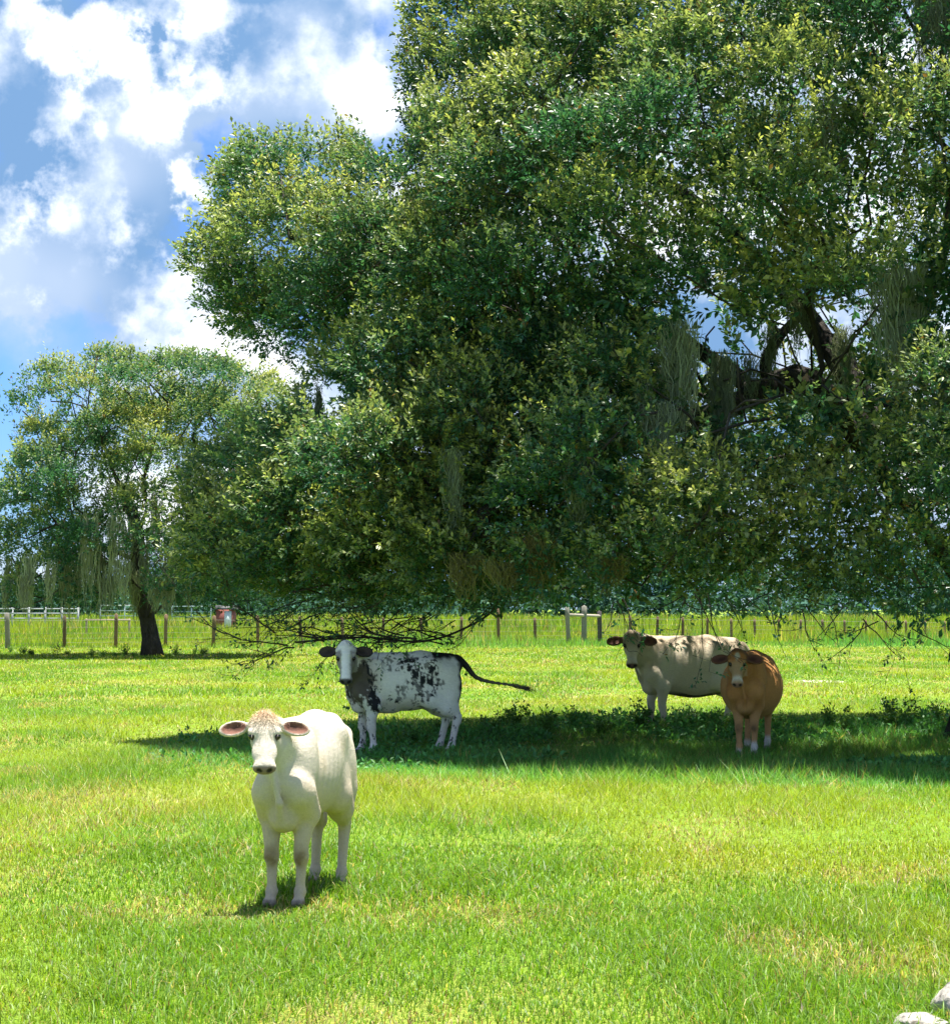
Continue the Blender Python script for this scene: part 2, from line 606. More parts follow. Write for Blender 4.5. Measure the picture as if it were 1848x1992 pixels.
# ---------------------------------------------------------------- trees
def make_leaves(twig_a, twig_d, twig_len, per, size, cols_fn, tipness):
    """kite shaped folded leaves along straight twigs; returns verts, tris, cols"""
    n = len(twig_a)
    N = n * per
    t = (np.tile((np.arange(per) + 0.6) / per, n) + (rng.random(N) - 0.5) * 0.15)
    A = np.repeat(twig_a, per, 0)
    D = np.repeat(twig_d, per, 0)
    TL = np.repeat(twig_len, per)
    side = rng.normal(size=(N, 3))
    side = unit(side - D * (side * D).sum(1, keepdims=True))
    ld = unit(D * (0.55 + 0.5 * t)[:, None] + side * 0.85 + np.array([0, 0, -0.10]))
    nrm = rng.normal(size=(N, 3)) * 0.55 + np.array([0, 0, 0.75]) + D * 0.25
    wd = unit(np.cross(ld, nrm))
    nn = np.cross(wd, ld)
    s = size * (0.65 + 0.6 * rng.random(N))
    w = s * (0.19 + 0.06 * rng.random(N))
    p = A + D * (t * TL)[:, None]
    base = p + ld * (s * 0.06)[:, None]
    tip = p + ld * s[:, None] - nn * (s * 0.06)[:, None]
    ml = p + ld * (s * 0.55)[:, None] + wd * w[:, None] + nn * (s * 0.06)[:, None]
    mr = p + ld * (s * 0.55)[:, None] - wd * w[:, None] + nn * (s * 0.06)[:, None]
    v = np.stack([base, ml, tip, mr], 1).reshape(-1, 3)
    b = np.arange(N)[:, None] * 4
    tri = np.concatenate([b + np.array([[0, 1, 2]]), b + np.array([[0, 2, 3]])], 0)
    tp = np.repeat(tipness, per) * (0.4 + 0.6 * t)
    c = cols_fn(tp, N)
    return v, tri, np.repeat(c, 4, 0)


class Skeleton:
    def __init__(self, root):
        self.p = [np.asarray(root, float)]
        self.par = [-1]
        self.path = [0.0]

    def add(self, p, parent):
        p = np.asarray(p, float)
        self.p.append(p)
        self.par.append(parent)
        self.path.append(self.path[parent] + np.linalg.norm(p - self.p[parent]))
        return len(self.p) - 1

    def line(self, pts, parent):
        for q in pts:
            parent = self.add(q, parent)
        return parent

    def nearest(self, t, bias=0.28, skip=2):
        P = np.array(self.p)
        d = np.linalg.norm(P - t, axis=1) + bias * np.array(self.path)
        d[:skip] += 5
        return int(np.argmin(d))

    def grow(self, t, step=0.45, bias=0.28, wob=0.07, skip=2, arch=0.12):
        i = self.nearest(t, bias, skip)
        a = self.p[i]
        dist = np.linalg.norm(t - a)
        k = max(2, int(dist / step))
        perp = rng.normal(size=3) * wob * dist
        ctrl = (a + t) / 2 + np.array([0, 0, arch * dist]) + perp
        for s in np.linspace(0, 1, k + 1)[1:]:
            q = (1 - s) ** 2 * a + 2 * s * (1 - s) * ctrl + s * s * t
            if s < 1:
                q = q + rng.normal(size=3) * 0.035 * step * 2
            i = self.add(q, i)
        return i

    def radii(self, tip=0.009, e=2.35):
        n = len(self.p)
        acc = np.zeros(n)
        r = np.zeros(n)
        for i in range(n - 1, -1, -1):
            r[i] = max(tip, acc[i] ** (1 / e)) if acc[i] > 0 else tip
            if self.par[i] >= 0:
                acc[self.par[i]] += r[i] ** e
        return r

    def chains(self, r):
        kids = [[] for _ in self.p]
        for i, q in enumerate(self.par):
            if q >= 0:
                kids[q].append(i)
        out, stack = [], [(0, None)]
        while stack:
            i, frm = stack.pop()
            ch = [] if frm is None else [frm]
            cur = i
            while True:
                ch.append(cur)
                if not kids[cur]:
                    break
                ks = sorted(kids[cur], key=lambda k: -r[k])
                for k in ks[1:]:
                    stack.append((k, cur))
                cur = ks[0]
            out.append(ch)
        return out


def branch_mesh(sk, name, tip=0.009, rmax=None, base_flare=None, min_r=0.0, max_r=9e9, root_boost=None):
    r = sk.radii(tip)
    if rmax:
        r = r * (rmax / r[0]) ** (np.clip(r / r[0], 0, 1) ** 0.5)
    P = np.array(sk.p)
    return P, r


def recursive_twigs(start, d, length, r, depth, out):
    """bare twig: list of (points, radii)"""
    n = max(3, int(length / 0.09))
    pts = [np.asarray(start, float)]
    d = unit(d)
    for i in range(n):
        d = unit(d + rng.normal(size=3) * 0.17 + np.array([0, 0, -0.015]))
        pts.append(pts[-1] + d * length / n)
        if depth > 0 and i > 0 and rng.random() < 0.62:
            sd = unit(d + rng.normal(size=3) * 0.75)
            recursive_twigs(pts[-1], sd, length * (0.3 + 0.35 * rng.random()), r * (1 - i / n * 0.6) * 0.6, depth - 1, out)
    pts = np.array(pts)
    out.append((pts, np.linspace(r, max(r * 0.3, 0.0025), len(pts))))


def moss_mesh(width, length, n, col, ribbon=0.010, depth=None):
    """a hanging curtain of fine strands; origin at the point it hangs from"""
    g = Geo()
    depth = width * 0.5 if depth is None else depth
    k = 8
    cluster = rng.normal(size=(max(3, n // 12), 2)) * 0.35
    ci = rng.integers(0, len(cluster), n)
    off = np.stack([(cluster[ci, 0] + rng.normal(size=n) * 0.10) * width, (cluster[ci, 1] + rng.normal(size=n) * 0.10) * depth], -1)
    cl = 0.45 + 0.55 * rng.random(len(cluster))
    ln = length * cl[ci] * (0.45 + 0.55 * rng.random(n))
    az = rng.random(n) * np.pi
    sd = np.stack([np.cos(az), np.sin(az) * 0.5, np.zeros(n)], -1)
    V = []
    drift = rng.normal(size=(n, 2)) * 0.05 * length
    ph = rng.random((n, 2)) * 6.28
    z0 = length * 0.45 * rng.random(n) ** 1.5
    for i in range(k):
        t = i / (k - 1)
        w = ribbon * (1 - 0.8 * t) * min(1.0, 0.35 + 2.5 * t) * (0.8 + 0.6 * rng.random(n))
        conv = 1 - 0.55 * t
        x = off[:, 0] * conv + drift[:, 0] * t * t + np.sin(ph[:, 0] + t * 9) * 0.028 + rng.normal(size=n) * 0.006
        y = off[:, 1] * conv + drift[:, 1] * t * t + np.sin(ph[:, 1] + t * 8) * 0.028
        z = -ln * t - z0 + rng.normal(size=n) * 0.01 + 0.06
        c = np.stack([x, y, z], -1)
        V.append(c - sd * w[:, None]); V.append(c + sd * w[:, None])
    V = np.stack(V, 1)
    v = V.reshape(-1, 3)
    b = np.arange(n)[:, None] * (2 * k)
    q = np.concatenate([b + np.array([[2 * i, 2 * i + 1, 2 * i + 3, 2 * i + 2]]) for i in range(k - 1)], 0)
    cc = np.asarray(col) * (0.6 + 0.8 * rng.random(n))[:, None]
    g.add(v, q, None, np.repeat(cc, 2 * k, 0))
    return g.mesh('moss')


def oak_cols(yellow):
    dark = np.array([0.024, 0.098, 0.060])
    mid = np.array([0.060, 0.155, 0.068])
    new = np.array([0.39, 0.40, 0.13])  # young growth, paled so the colour also carries sunlight on clump tops

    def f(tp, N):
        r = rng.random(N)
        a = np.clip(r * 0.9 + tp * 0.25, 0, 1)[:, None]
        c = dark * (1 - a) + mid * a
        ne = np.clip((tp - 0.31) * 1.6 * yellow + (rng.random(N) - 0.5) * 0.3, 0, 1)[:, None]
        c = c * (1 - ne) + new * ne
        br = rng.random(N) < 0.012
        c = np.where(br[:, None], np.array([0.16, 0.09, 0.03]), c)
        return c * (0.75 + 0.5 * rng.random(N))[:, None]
    return f


def sprays_for(centers, radii, outward, dens, keep, up=0.35):
    """spray twigs spread through clumps. returns anchors, dirs, clump index"""
    A, D, I = [], [], []
    for k, (c, r, o) in enumerate(zip(centers, radii, outward)):
        n = int(dens * r * r)
        u = unit(rng.normal(size=(n, 3)) + o * 0.65 + np.array([0, 0, 0.62]))
        rad = r * (0.25 + 0.75 * rng.random(n) ** 0.55)
        lump = 0.75 + 0.5 * vnoise(u * 2.2 + k * 7.7, 5)
        p = c + u * (rad * lump)[:, None] * np.array([1.12, 1.12, 0.82])
        d = unit(u * 0.75 + o * 0.35 + np.array([0, 0, up]) + rng.normal(size=(n, 3)) * 0.4)
        A.append(p); D.append(d); I.append(np.full(n, k))
    A, D, I = np.concatenate(A), np.concatenate(D), np.concatenate(I)
    m = keep(A)
    return A[m], D[m], I[m]


def build_oak():
    TX, TY = 6.62, 25.6
    SC = TY / F_PX
    root = empty('oak_tree', (TX, TY, 0), 'huge spreading live oak draped in moss, shading three of the cattle', 'tree')
    R0 = np.array([TX, TY, 0])

    # left outline of the crown (row, column) -> height, half width
    prof = [(-700, 1500), (-520, 1260), (-350, 1010), (-150, 870), (0, 835), (60, 815), (110, 805), (150, 828), (200, 820), (250, 800), (300, 770),
            (318, 480), (350, 440), (420, 445), (470, 410), (510, 375), (560, 390), (610, 435), (650, 505), (700, 560),
            (745, 605), (800, 625), (835, 575), (870, 450), (940, 380), (1010, 370), (1060, 385), (1110, 370), (1165, 372), (1195, 420), (1240, 560)]
    ph = np.array([EYE + (HOR - y) * SC for y, x in prof])[::-1]
    pw = np.array([TX - (x - W_PX / 2) * SC for y, x in prof])[::-1]

    def halfw(z):
        return np.interp(z, ph, pw)

    bz = np.array([1.0, 1.6, 2.6, 4.0, 5.5, 7.0, 8.5, 10.0, 11.5, 12.6])
    bb = np.array([5.0, 5.7, 6.2, 6.3, 6.0, 5.5, 4.9, 3.9, 2.4, 1.0])
    az_ = np.array([1.0, 1.6, 3.0, 5.0, 6.5, 8.0, 9.5, 11.0, 12.6])
    aa = np.array([9.6, 10.0, 10.1, 9.6, 9.0, 7.9, 6.6, 4.8, 1.4])

    def rho(p):
        z = p[:, 2]
        b = np.interp(z, bz, bb)
        w = smooth(0.25, 0.62, np.abs(p[:, 1] - TY) / b)
        a = halfw(z) * (1 - w) + np.interp(z, az_, aa) * w
        a = np.where(p[:, 0] > TX, np.interp(z, az_, aa), a)
        lump = 0.90 + 0.20 * vnoise(p * 0.62 + 31, 55) * w + 0.10 * (1 - w)
        return np.sqrt(((p[:, 0] - TX) / a) ** 2 + ((p[:, 1] - TY) / b) ** 2) / lump

    voids = []   # (centre, rx, rz, y range)
    for (x, y, rx, ry, y0, y1) in ((1388, 640, 46, 62, 15, 40), (1525, 690, 52, 62, 15, 40), (1202, 530, 20, 22, 15, 40), (832, 885, 26, 24, 15, 40),
                                   (1462, 838, 40, 20, 15, 40), (1335, 570, 24, 16, 15, 40), (1440, 730, 120, 75, 15, 25.2), (1600, 700, 90, 80, 15, 25.0),
                                   (1300, 500, 30, 18, 15, 40), (760, 240, 46, 80, 15, 40), (1790, 30, 40, 40, 15, 40), (655, 790, 42, 45, 15, 40),
                                   (1200, 770, 25, 18, 15, 40), (1060, 590, 18, 14, 15, 40), (1700, 620, 40, 40, 15, 40), (940, 200, 24, 16, 15, 40),
                                   (1080, 40, 26, 16, 15, 40), (1325, 730, 48, 100, 15, 21.6), (1402, 800, 36, 105, 15, 22.6), (1758, 620, 46, 100, 15, 21.2), (1605, 255, 30, 55, 15, 21.2), (1815, 60, 45, 70, 15, 21.4), (1050, 1100, 50, 50, 15, 20.8), (885, 940, 26, 50, 15, 21.6), (1450, 930, 20, 16, 15, 40), (470, 560, 22, 14, 15, 40)):
        voids.append((x, y, rx, ry, y0, y1))

    def in_void(p):
        m = np.zeros(len(p), bool)
        for (x, y, rx, ry, y0, y1) in voids:
            c = at(x, y, TY)
            s = np.clip(p[:, 1] / TY, 0.85, 1.15)           # the opening widens away from its middle
            dx = (p[:, 0] - c[0] * s) / (rx * SC)
            dz = (p[:, 2] - (EYE + (c[2] - EYE) * s)) / (ry * SC)
            m |= (dx * dx + dz * dz < 1) & (p[:, 1] > y0) & (p[:, 1] < y1)
        return m

    # openings in the canopy that let the noon sun through to the ground and to the cream cow's back
    sund = np.array(SUN_DIR)
    gaps = []
    for (x, y, Y, rad) in ((1300, 1250, 26.9, .20), (1350, 1250, 27.0, .24), (1392, 1252, 27.0, .18), (1430, 1250, 27.1, .20), (1262, 1270, 26.8, .12), (1480, 1262, 27.2, .22), (1530, 1290, 22.9, .16)):
        gaps.append((at(x, y, Y), rad))
    for (x, y, rad) in ((1110, 1470, .22), (1240, 1478, .26), (1300, 1482, .2), (1620, 1436, .34), (1680, 1446, .38), (1740, 1434, .3), (1560, 1452, .22), (900, 1462, .16), (1010, 1446, .14), (1790, 1470, .25), (1160, 1450, .14), (1700, 1486, .2)):
        gaps.append((ground_at(x, y), rad))

    def in_gap(p):
        m = np.zeros(len(p), bool)
        for q, rad in gaps:
            d = p - q
            t = d @ sund
            m |= np.linalg.norm(d - t[:, None] * sund, axis=1) < rad * 0.8 + 0.10
        return m

    # clump centres through the shell of the crown
    cand = np.stack([rng.uniform(-4, 17, 60000), rng.uniform(18, 33, 60000), rng.uniform(1.75, 12.3, 60000)], -1)
    rr = rho(cand)
    dome = cand[:, 2] > 8.5
    ok = (rr < 0.965) & ((rr > 0.58) | dome | (rng.random(len(cand)) < 0.06)) & ~((cand[:, 2] < 3.2) & (rr < 0.70))
    cand = cand[ok]
    rr = rr[ok]
    C = []
    for p, q in zip(cand, rr):
        near = (p[1] < TY + 1.5) and p[0] < 7.5 and p[2] < 9.6
        md = (0.86 if p[2] > 3.6 else 0.76) if near else 1.1
        if C and np.min(np.linalg.norm(np.array(C) - p, axis=1)) < md:
            continue
        C.append(p)
        if len(C) > 620:
            break
    C = np.array(C)
    # outline boughs of the left side
    extra = [(655, 235, 25.4, .28), (670, 290, 25.6, .38), (610, 300, 25.2, .40), (560, 330, 25.4, .42), (490, 370, 25.6, .42), (500, 440, 25.3, .5), (440, 500, 25.5, .42),
             (405, 525, 25.6, .30), (480, 560, 25.2, .45), (500, 610, 25.6, .42), (560, 640, 25.3, .5), (720, 330, 25.6, .45), (780, 345, 25.5, .45), (840, 270, 25.5, .4),
             (850, 130, 25.3, .45), (860, 60, 25.6, .45), (840, 190, 25.7, .4), (430, 930, 25.4, .5), (420, 1010, 25.0, .5), (440, 1080, 25.2, .5), (430, 1140, 25.4, .42), (500, 890, 25.6, .45),
             (560, 960, 24.8, .55), (540, 1060, 24.6, .55), (560, 1150, 24.6, .45), (640, 1100, 24.2, .5), (700, 1150, 23.6, .5)]
    CE = np.array([at(x, y, Y) for x, y, Y, r in extra])
    RE = np.array([r for *_, r in extra])
    near = (C[:, 1] < TY + 1.5) & (C[:, 0] < 7.5) & (C[:, 2] < 9.6)
    RC = np.where(near, rng.uniform(0.48, 0.92, len(C)), rng.uniform(0.75, 1.0, len(C)))
    C = np.concatenate([C, CE]); RC = np.concatenate([RC, RE])
    near = np.concatenate([near, np.ones(len(CE), bool)])
    # inner foliage low in the crown
    bc = np.stack([rng.uniform(-3.2, 9, 9000), rng.uniform(19.5, TY + 1.5, 9000), rng.uniform(2.15, 5.2, 9000)], -1)
    br = rho(bc)
    bc = bc[(br < 0.76) & (br > 0.5)]
    B = []
    for p in bc:
        if B and np.min(np.linalg.norm(np.array(B) - p, axis=1)) < 0.95:
            continue
        B.append(p)
    C = np.concatenate([C, np.array(B)]); RC = np.concatenate([RC, rng.uniform(0.6, 0.75, len(B))])
    near = np.concatenate([near, np.zeros(len(B), bool)])
    out = unit(np.stack([C[:, 0] - TX, (C[:, 1] - TY) * 1.3, (C[:, 2] - 3.5) * 0.8], -1))

    # skeleton: trunk, the great limbs, then a branch to every clump
    sk = Skeleton(R0)
    trunk_end = sk.line([R0 + [-0.05, 0, 0.5], R0 + [-0.2, 0, 1.2], R0 + [-0.6, 0, 2.0], R0 + [-1.15, 0.05, 2.8]], 0)
    fork = sk.add([4.95, 25.7, 3.5], trunk_end)
    k1 = sk.line([at(1600, 765, 25.6), at(1540, 742, 25.2), at(1470, 768, 24.9), at(1400, 800, 24.6), at(1300, 830, 24.2), at(1180, 870, 23.6), at(1060, 960, 22.8), at(940, 1000, 22.0)], fork)
    k2 = sk.line([at(1640, 720, 25.9), at(1600, 660, 26.2), at(1560, 600, 26.5), at(1480, 520, 26.7), at(1400, 430, 26.7), at(1250, 330, 26.5), at(1100, 240, 26.0), at(1000, 150, 26.0)], fork)
    k3 = sk.line([at(1580, 730, 25.3), at(1500, 735, 25.6), at(1490, 700, 25.7), at(1520, 650, 25.9), at(1560, 600, 25.9), at(1600, 480, 25.6)], fork)
    k4 = sk.line([at(1420, 720, 25.8), at(1370, 690, 26.0), at(1300, 640, 26.0), at(1180, 590, 25.8), at(1040, 560, 25.8), at(880, 520, 25.8), at(720, 480, 25.7), at(580, 470, 25.6)], k1 - 5)
    k5 = sk.line([[6.2, 24.6, 3.6], [7.2, 23.6, 4.4], [8.2, 22.8, 5.2]], trunk_end)
    k6 = sk.line([[6.6, 26.6, 3.6], [8.0, 27.6, 4.6], [9.6, 28.4, 5.2]], trunk_end)
    k7 = sk.line([[5.2, 26.6, 4.3], [5.0, 27.8, 5.2], [4.4, 29.0, 6.0]], fork)
    k8 = sk.line([[4.6, 24.6, 3.6], [4.2, 23.4, 3.9], [3.6, 22.0, 4.0], [2.6, 20.9, 3.6]], fork)
    k9 = sk.line([[5.4, 25.4, 4.6], [5.8, 25.2, 6.0], [6.0, 25.4, 7.6], [5.8, 25.6, 9.2]], fork)
    # low limb with the bare hanging ends
    k10 = sk.line([at(985, 1130, 22.6), at(968, 1172, 22.8), at(950, 1196, 22.9), at(905, 1222, 23.0), at(850, 1243, 23.0), at(790, 1248, 23.0), at(720, 1240, 23.1), at(650, 1243, 23.1), at(575, 1250, 23.2)], k1)
    order = np.argsort(np.linalg.norm(C - np.array([5, 25.6, 3.5]), axis=1))
    for i in order:
        sk.grow(C[i], 0.5)
    r = sk.radii(0.012, 2.45)
    P = np.array(sk.p)
    r = np.minimum(r, 0.62)
    r[fork:] = np.minimum(r[fork:], 0.19)
    for end, n_, r0, r1 in ((k1, 8, 0.17, 0.08), (k2, 8, 0.16, 0.07), (k3, 6, 0.09, 0.05), (k4, 8, 0.11, 0.05)):
        for j in range(n_):
            i_ = end - n_ + 1 + j
            r[i_] = max(r[i_], r0 + (r1 - r0) * j / (n_ - 1))
    r[0] = 0.88; r[1] = 0.62; r[2] = 0.55
    chains = sk.chains(r)
    gt, gb = Geo(), Geo()
    bark = np.array([0.048, 0.043, 0.038])
    first = True
    for ch in chains:
        pts, rad = P[ch], r[ch].copy()
        if len(ch) > 1 and ch[0] != 0:
            rad[0] = rad[1]
        big = rad.max() > 0.06
        if big:
            # round the corners
            pts2, rad2 = [pts[0]], [rad[0]]
            for i in range(len(pts) - 1):
                a = pts[max(i - 1, 0)]; b = pts[i]; c = pts[i + 1]; d = pts[min(i + 2, len(pts) - 1)]
                for s in (0.33, 0.66, 1.0):
                    s2, s3 = s * s, s * s * s
                    pts2.append(0.5 * (2 * b + (c - a) * s + (2 * a - 5 * b + 4 * c - d) * s2 + (3 * b - a - 3 * c + d) * s3))
                    rad2.append(rad[i] * (1 - s) + rad[i + 1] * s)
            pts, rad = np.array(pts2), np.array(rad2)
            rad = rad * (1 + 0.10 * (vnoise(pts * 2.5, 3) - 0.5) * 2)
        (gt if big else gb).tube(pts - R0, rad, 12 if rad.max() > 0.2 else (8 if big else 5), bark)
    obj('trunk', gt.mesh('oak_trunk', True), M_BARK, root)
    obj('branches', gb.mesh('oak_branches', True), M_TWIG, root, kind='stuff')

    # leaves
    def keep(A):
        q = rho(A)
        return (q < 1.03) & ~in_void(A) & ~(in_gap(A) & (A[:, 2] > 2.6)) & (A[:, 2] > 1.30 - 0.30 * smooth(1.8, 4.2, A[:, 0]) + 0.25 * vnoise(A * 1.6, 4) + 0.62 * vnoise(A * np.array([0.55, 0.55, 0.0]) + 5, 6))
    # dark pockets between the boughs
    pk = cand[(rr > 0.80) & (cand[:, 1] < TY + 1) & (cand[:, 2] < 9.5)]
    pk = pk[rng.permutation(len(pk))[:150]]
    pr = rng.uniform(0.18, 0.42, len(pk))
    keep0 = keep

    def keep(A):
        m = keep0(A)
        for q, rad in zip(pk, pr):
            m &= ((A - q) ** 2).sum(1) > rad * rad
        return m
    young = vnoise(C * 0.8 + 3, 13)
    near0 = near
    near = near & (rho(C) > 0.70)
    gL = Geo()
    gtw = Geo()
    for sel, size, dens, per in ((near, 0.068, 450, 15), (~near, 0.125, 86, 12)):
        idx = np.where(sel)[0]
        A, D, I = sprays_for(C[idx], RC[idx], out[idx], dens, keep)
        tl = rng.uniform(0.16, 0.34, len(A)) * (1 if size < 0.1 else 1.6)
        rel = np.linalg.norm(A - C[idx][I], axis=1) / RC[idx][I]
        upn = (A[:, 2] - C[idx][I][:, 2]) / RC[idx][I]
        tipn = np.clip(rel * 0.45 + upn * 0.35 + (young[idx][I] - 0.5) * 0.9 + 0.12, 0, 1.2)  # leaves higher in a clump turn paler: sunlit tops put into the colour
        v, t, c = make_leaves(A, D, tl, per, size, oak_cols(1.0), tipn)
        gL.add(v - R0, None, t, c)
        if size < 0.1:
            sub = rng.random(len(A)) < 0.45
            a, d, l = A[sub], D[sub], tl[sub]
            n = len(a)
            sd = unit(np.cross(d, rng.normal(size=(n, 3)))) * 0.004
            vv = np.stack([a - d * 0.12 - sd, a - d * 0.12 + sd, a + d * l[:, None]], 1).reshape(-1, 3)
            gtw.add(vv - R0, None, np.arange(n)[:, None] * 3 + np.array([[0, 1, 2]]), np.array([0.07, 0.055, 0.04]))
    # long new shoots standing out of the outline
    idx = np.where(near)[0]
    ns = 1500
    ci = idx[rng.integers(0, len(idx), ns)]
    u = unit(rng.normal(size=(ns, 3)) * 0.6 + out[ci] * 0.8 + np.array([0, 0, 0.7]))
    sa = C[ci] + u * RC[ci][:, None] * 0.95
    ok = keep(sa) & (rho(sa) < 1.0)
    sa, u = sa[ok], u[ok]
    sdir = unit(u * 0.7 + np.array([0, 0, 0.55]) + rng.normal(size=u.shape) * 0.2)
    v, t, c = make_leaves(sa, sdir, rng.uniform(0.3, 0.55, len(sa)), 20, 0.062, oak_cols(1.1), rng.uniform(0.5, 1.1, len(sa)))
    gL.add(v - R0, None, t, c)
    print('oak leaves', sum(len(x) for x in gL.t) // 2, 'clumps', len(C))
    obj('crown', gL.mesh('oak_crown'), M_LEAF, root, kind='stuff')
    obj('leaf_twigs', gtw.mesh('oak_leaf_twigs'), M_TWIG, root, kind='stuff')

    # bare hanging twigs along the lower edge
    tw = []
    for i in range(4, 9):
        p = P[k10 - 8 + i]
        for _ in range(4):
            recursive_twigs(p + rng.normal(size=3) * [0.25, 0.2, 0.03], np.array([-0.9 + 0.5 * rng.random(), -0.2 + 0.4 * rng.random(), 0.05 + 0.25 * rng.random()]),
                            0.5 + 0.6 * rng.random(), 0.010, 2, tw)
    for _ in range(24):
        x = rng.uniform(560, 960); Y = rng.uniform(22.6, 24.0)
        recursive_twigs(at(x, rng.uniform(1165, 1215), Y), np.array([-0.8 + 0.5 * rng.random(), -0.3 + 0.5 * rng.random(), -0.35 + 0.2 * rng.random()]), 0.35 + 0.4 * rng.random(), 0.007, 2, tw)
    for _ in range(26):
        x = rng.uniform(1180, 1960); Y = rng.uniform(19.6, 21.5)
        yy = 1150 + 55 * smooth(1480, 1750, x)
        recursive_twigs(at(x, yy + rng.uniform(0, 25), Y), np.array([rng.uniform(-0.8, 0.8), -0.3 + 0.5 * rng.random(), -0.55 + 0.35 * rng.random()]), 0.28 + 0.35 * rng.random(), 0.007, 2, tw)
    for x, y, Y, dx in ((1560, 1210, 20.0, .2), (1700, 1215, 20.0, .6), (1640, 1205, 20.0, -.4)):
        recursive_twigs(at(x, y - 25, Y), np.array([dx, -0.1, -0.7]), 0.42, 0.008, 2, tw)
    gw = Geo()
    for p, q in tw:
        gw.tube(p - R0, q, 4, np.array([0.05, 0.042, 0.036]), cap=False)
    obj('hanging_twigs', gw.mesh('oak_hanging_twigs', True), M_TWIG, root, kind='stuff')
    # a few leaf sprays on those twigs
    ends = np.array([p[-1] for p, q in tw if rng.random() < 0.45])
    if len(ends):
        d = unit(rng.normal(size=(len(ends), 3)) + [0, 0, -0.2])
        v, t, c = make_leaves(ends - d * 0.05, d, np.full(len(ends), 0.12), 6, 0.055, oak_cols(0.3), np.full(len(ends), 0.2))
        obj('low_leaves', np_mesh('oak_low_leaves', v - R0, t, c), M_LEAF, root, kind='stuff')

    # spanish moss: (column, row it hangs from, depth, width px, length px, strands)
    MOSS = [(1318, 630, 21.9, 66, 200, 240), (1402, 690, 22.9, 44, 230, 190), (1252, 745, 21.6, 24, 100, 70), (1605, 195, 21.5, 44, 115, 120), (1755, 520, 21.5, 84, 210, 260),
            (1795, -20, 21.8, 44, 150, 140), (1842, -20, 21.8, 40, 150, 120), (619, 760, 25.4, 12, 150, 60), (885, 880, 21.9, 36, 130, 110), (1050, 1040, 21.2, 84, 120, 150),
            (985, 1090, 21.2, 90, 70, 100), (1130, 900, 21.2, 50, 110, 90), (1560, 560, 23.5, 50, 120, 120), (1500, 640, 24.8, 28, 110, 70), (1640, 640, 24.6, 34, 140, 80),
            (1840, 700, 21.5, 44, 220, 150), (1290, 790, 21.4, 50, 120, 100), (1460, 690, 24.6, 24, 100, 60), (900, 1085, 21.5, 60, 80, 100), (1185, 1085, 20.9, 60, 80, 100)]
    for (x, y, Y, w, l, n) in MOSS:
        s = Y / F_PX
        col = np.array([0.25, 0.30, 0.20]) * (0.8 + 0.4 * rng.random()) if y < 1030 else np.array([0.20, 0.19, 0.075])
        m = obj('hanging_moss', moss_mesh(w * s, l * s * 1.1, int(n * 2.2), col, 0.006), M_MOSS, root)
        m.location = at(x, y, Y) - R0


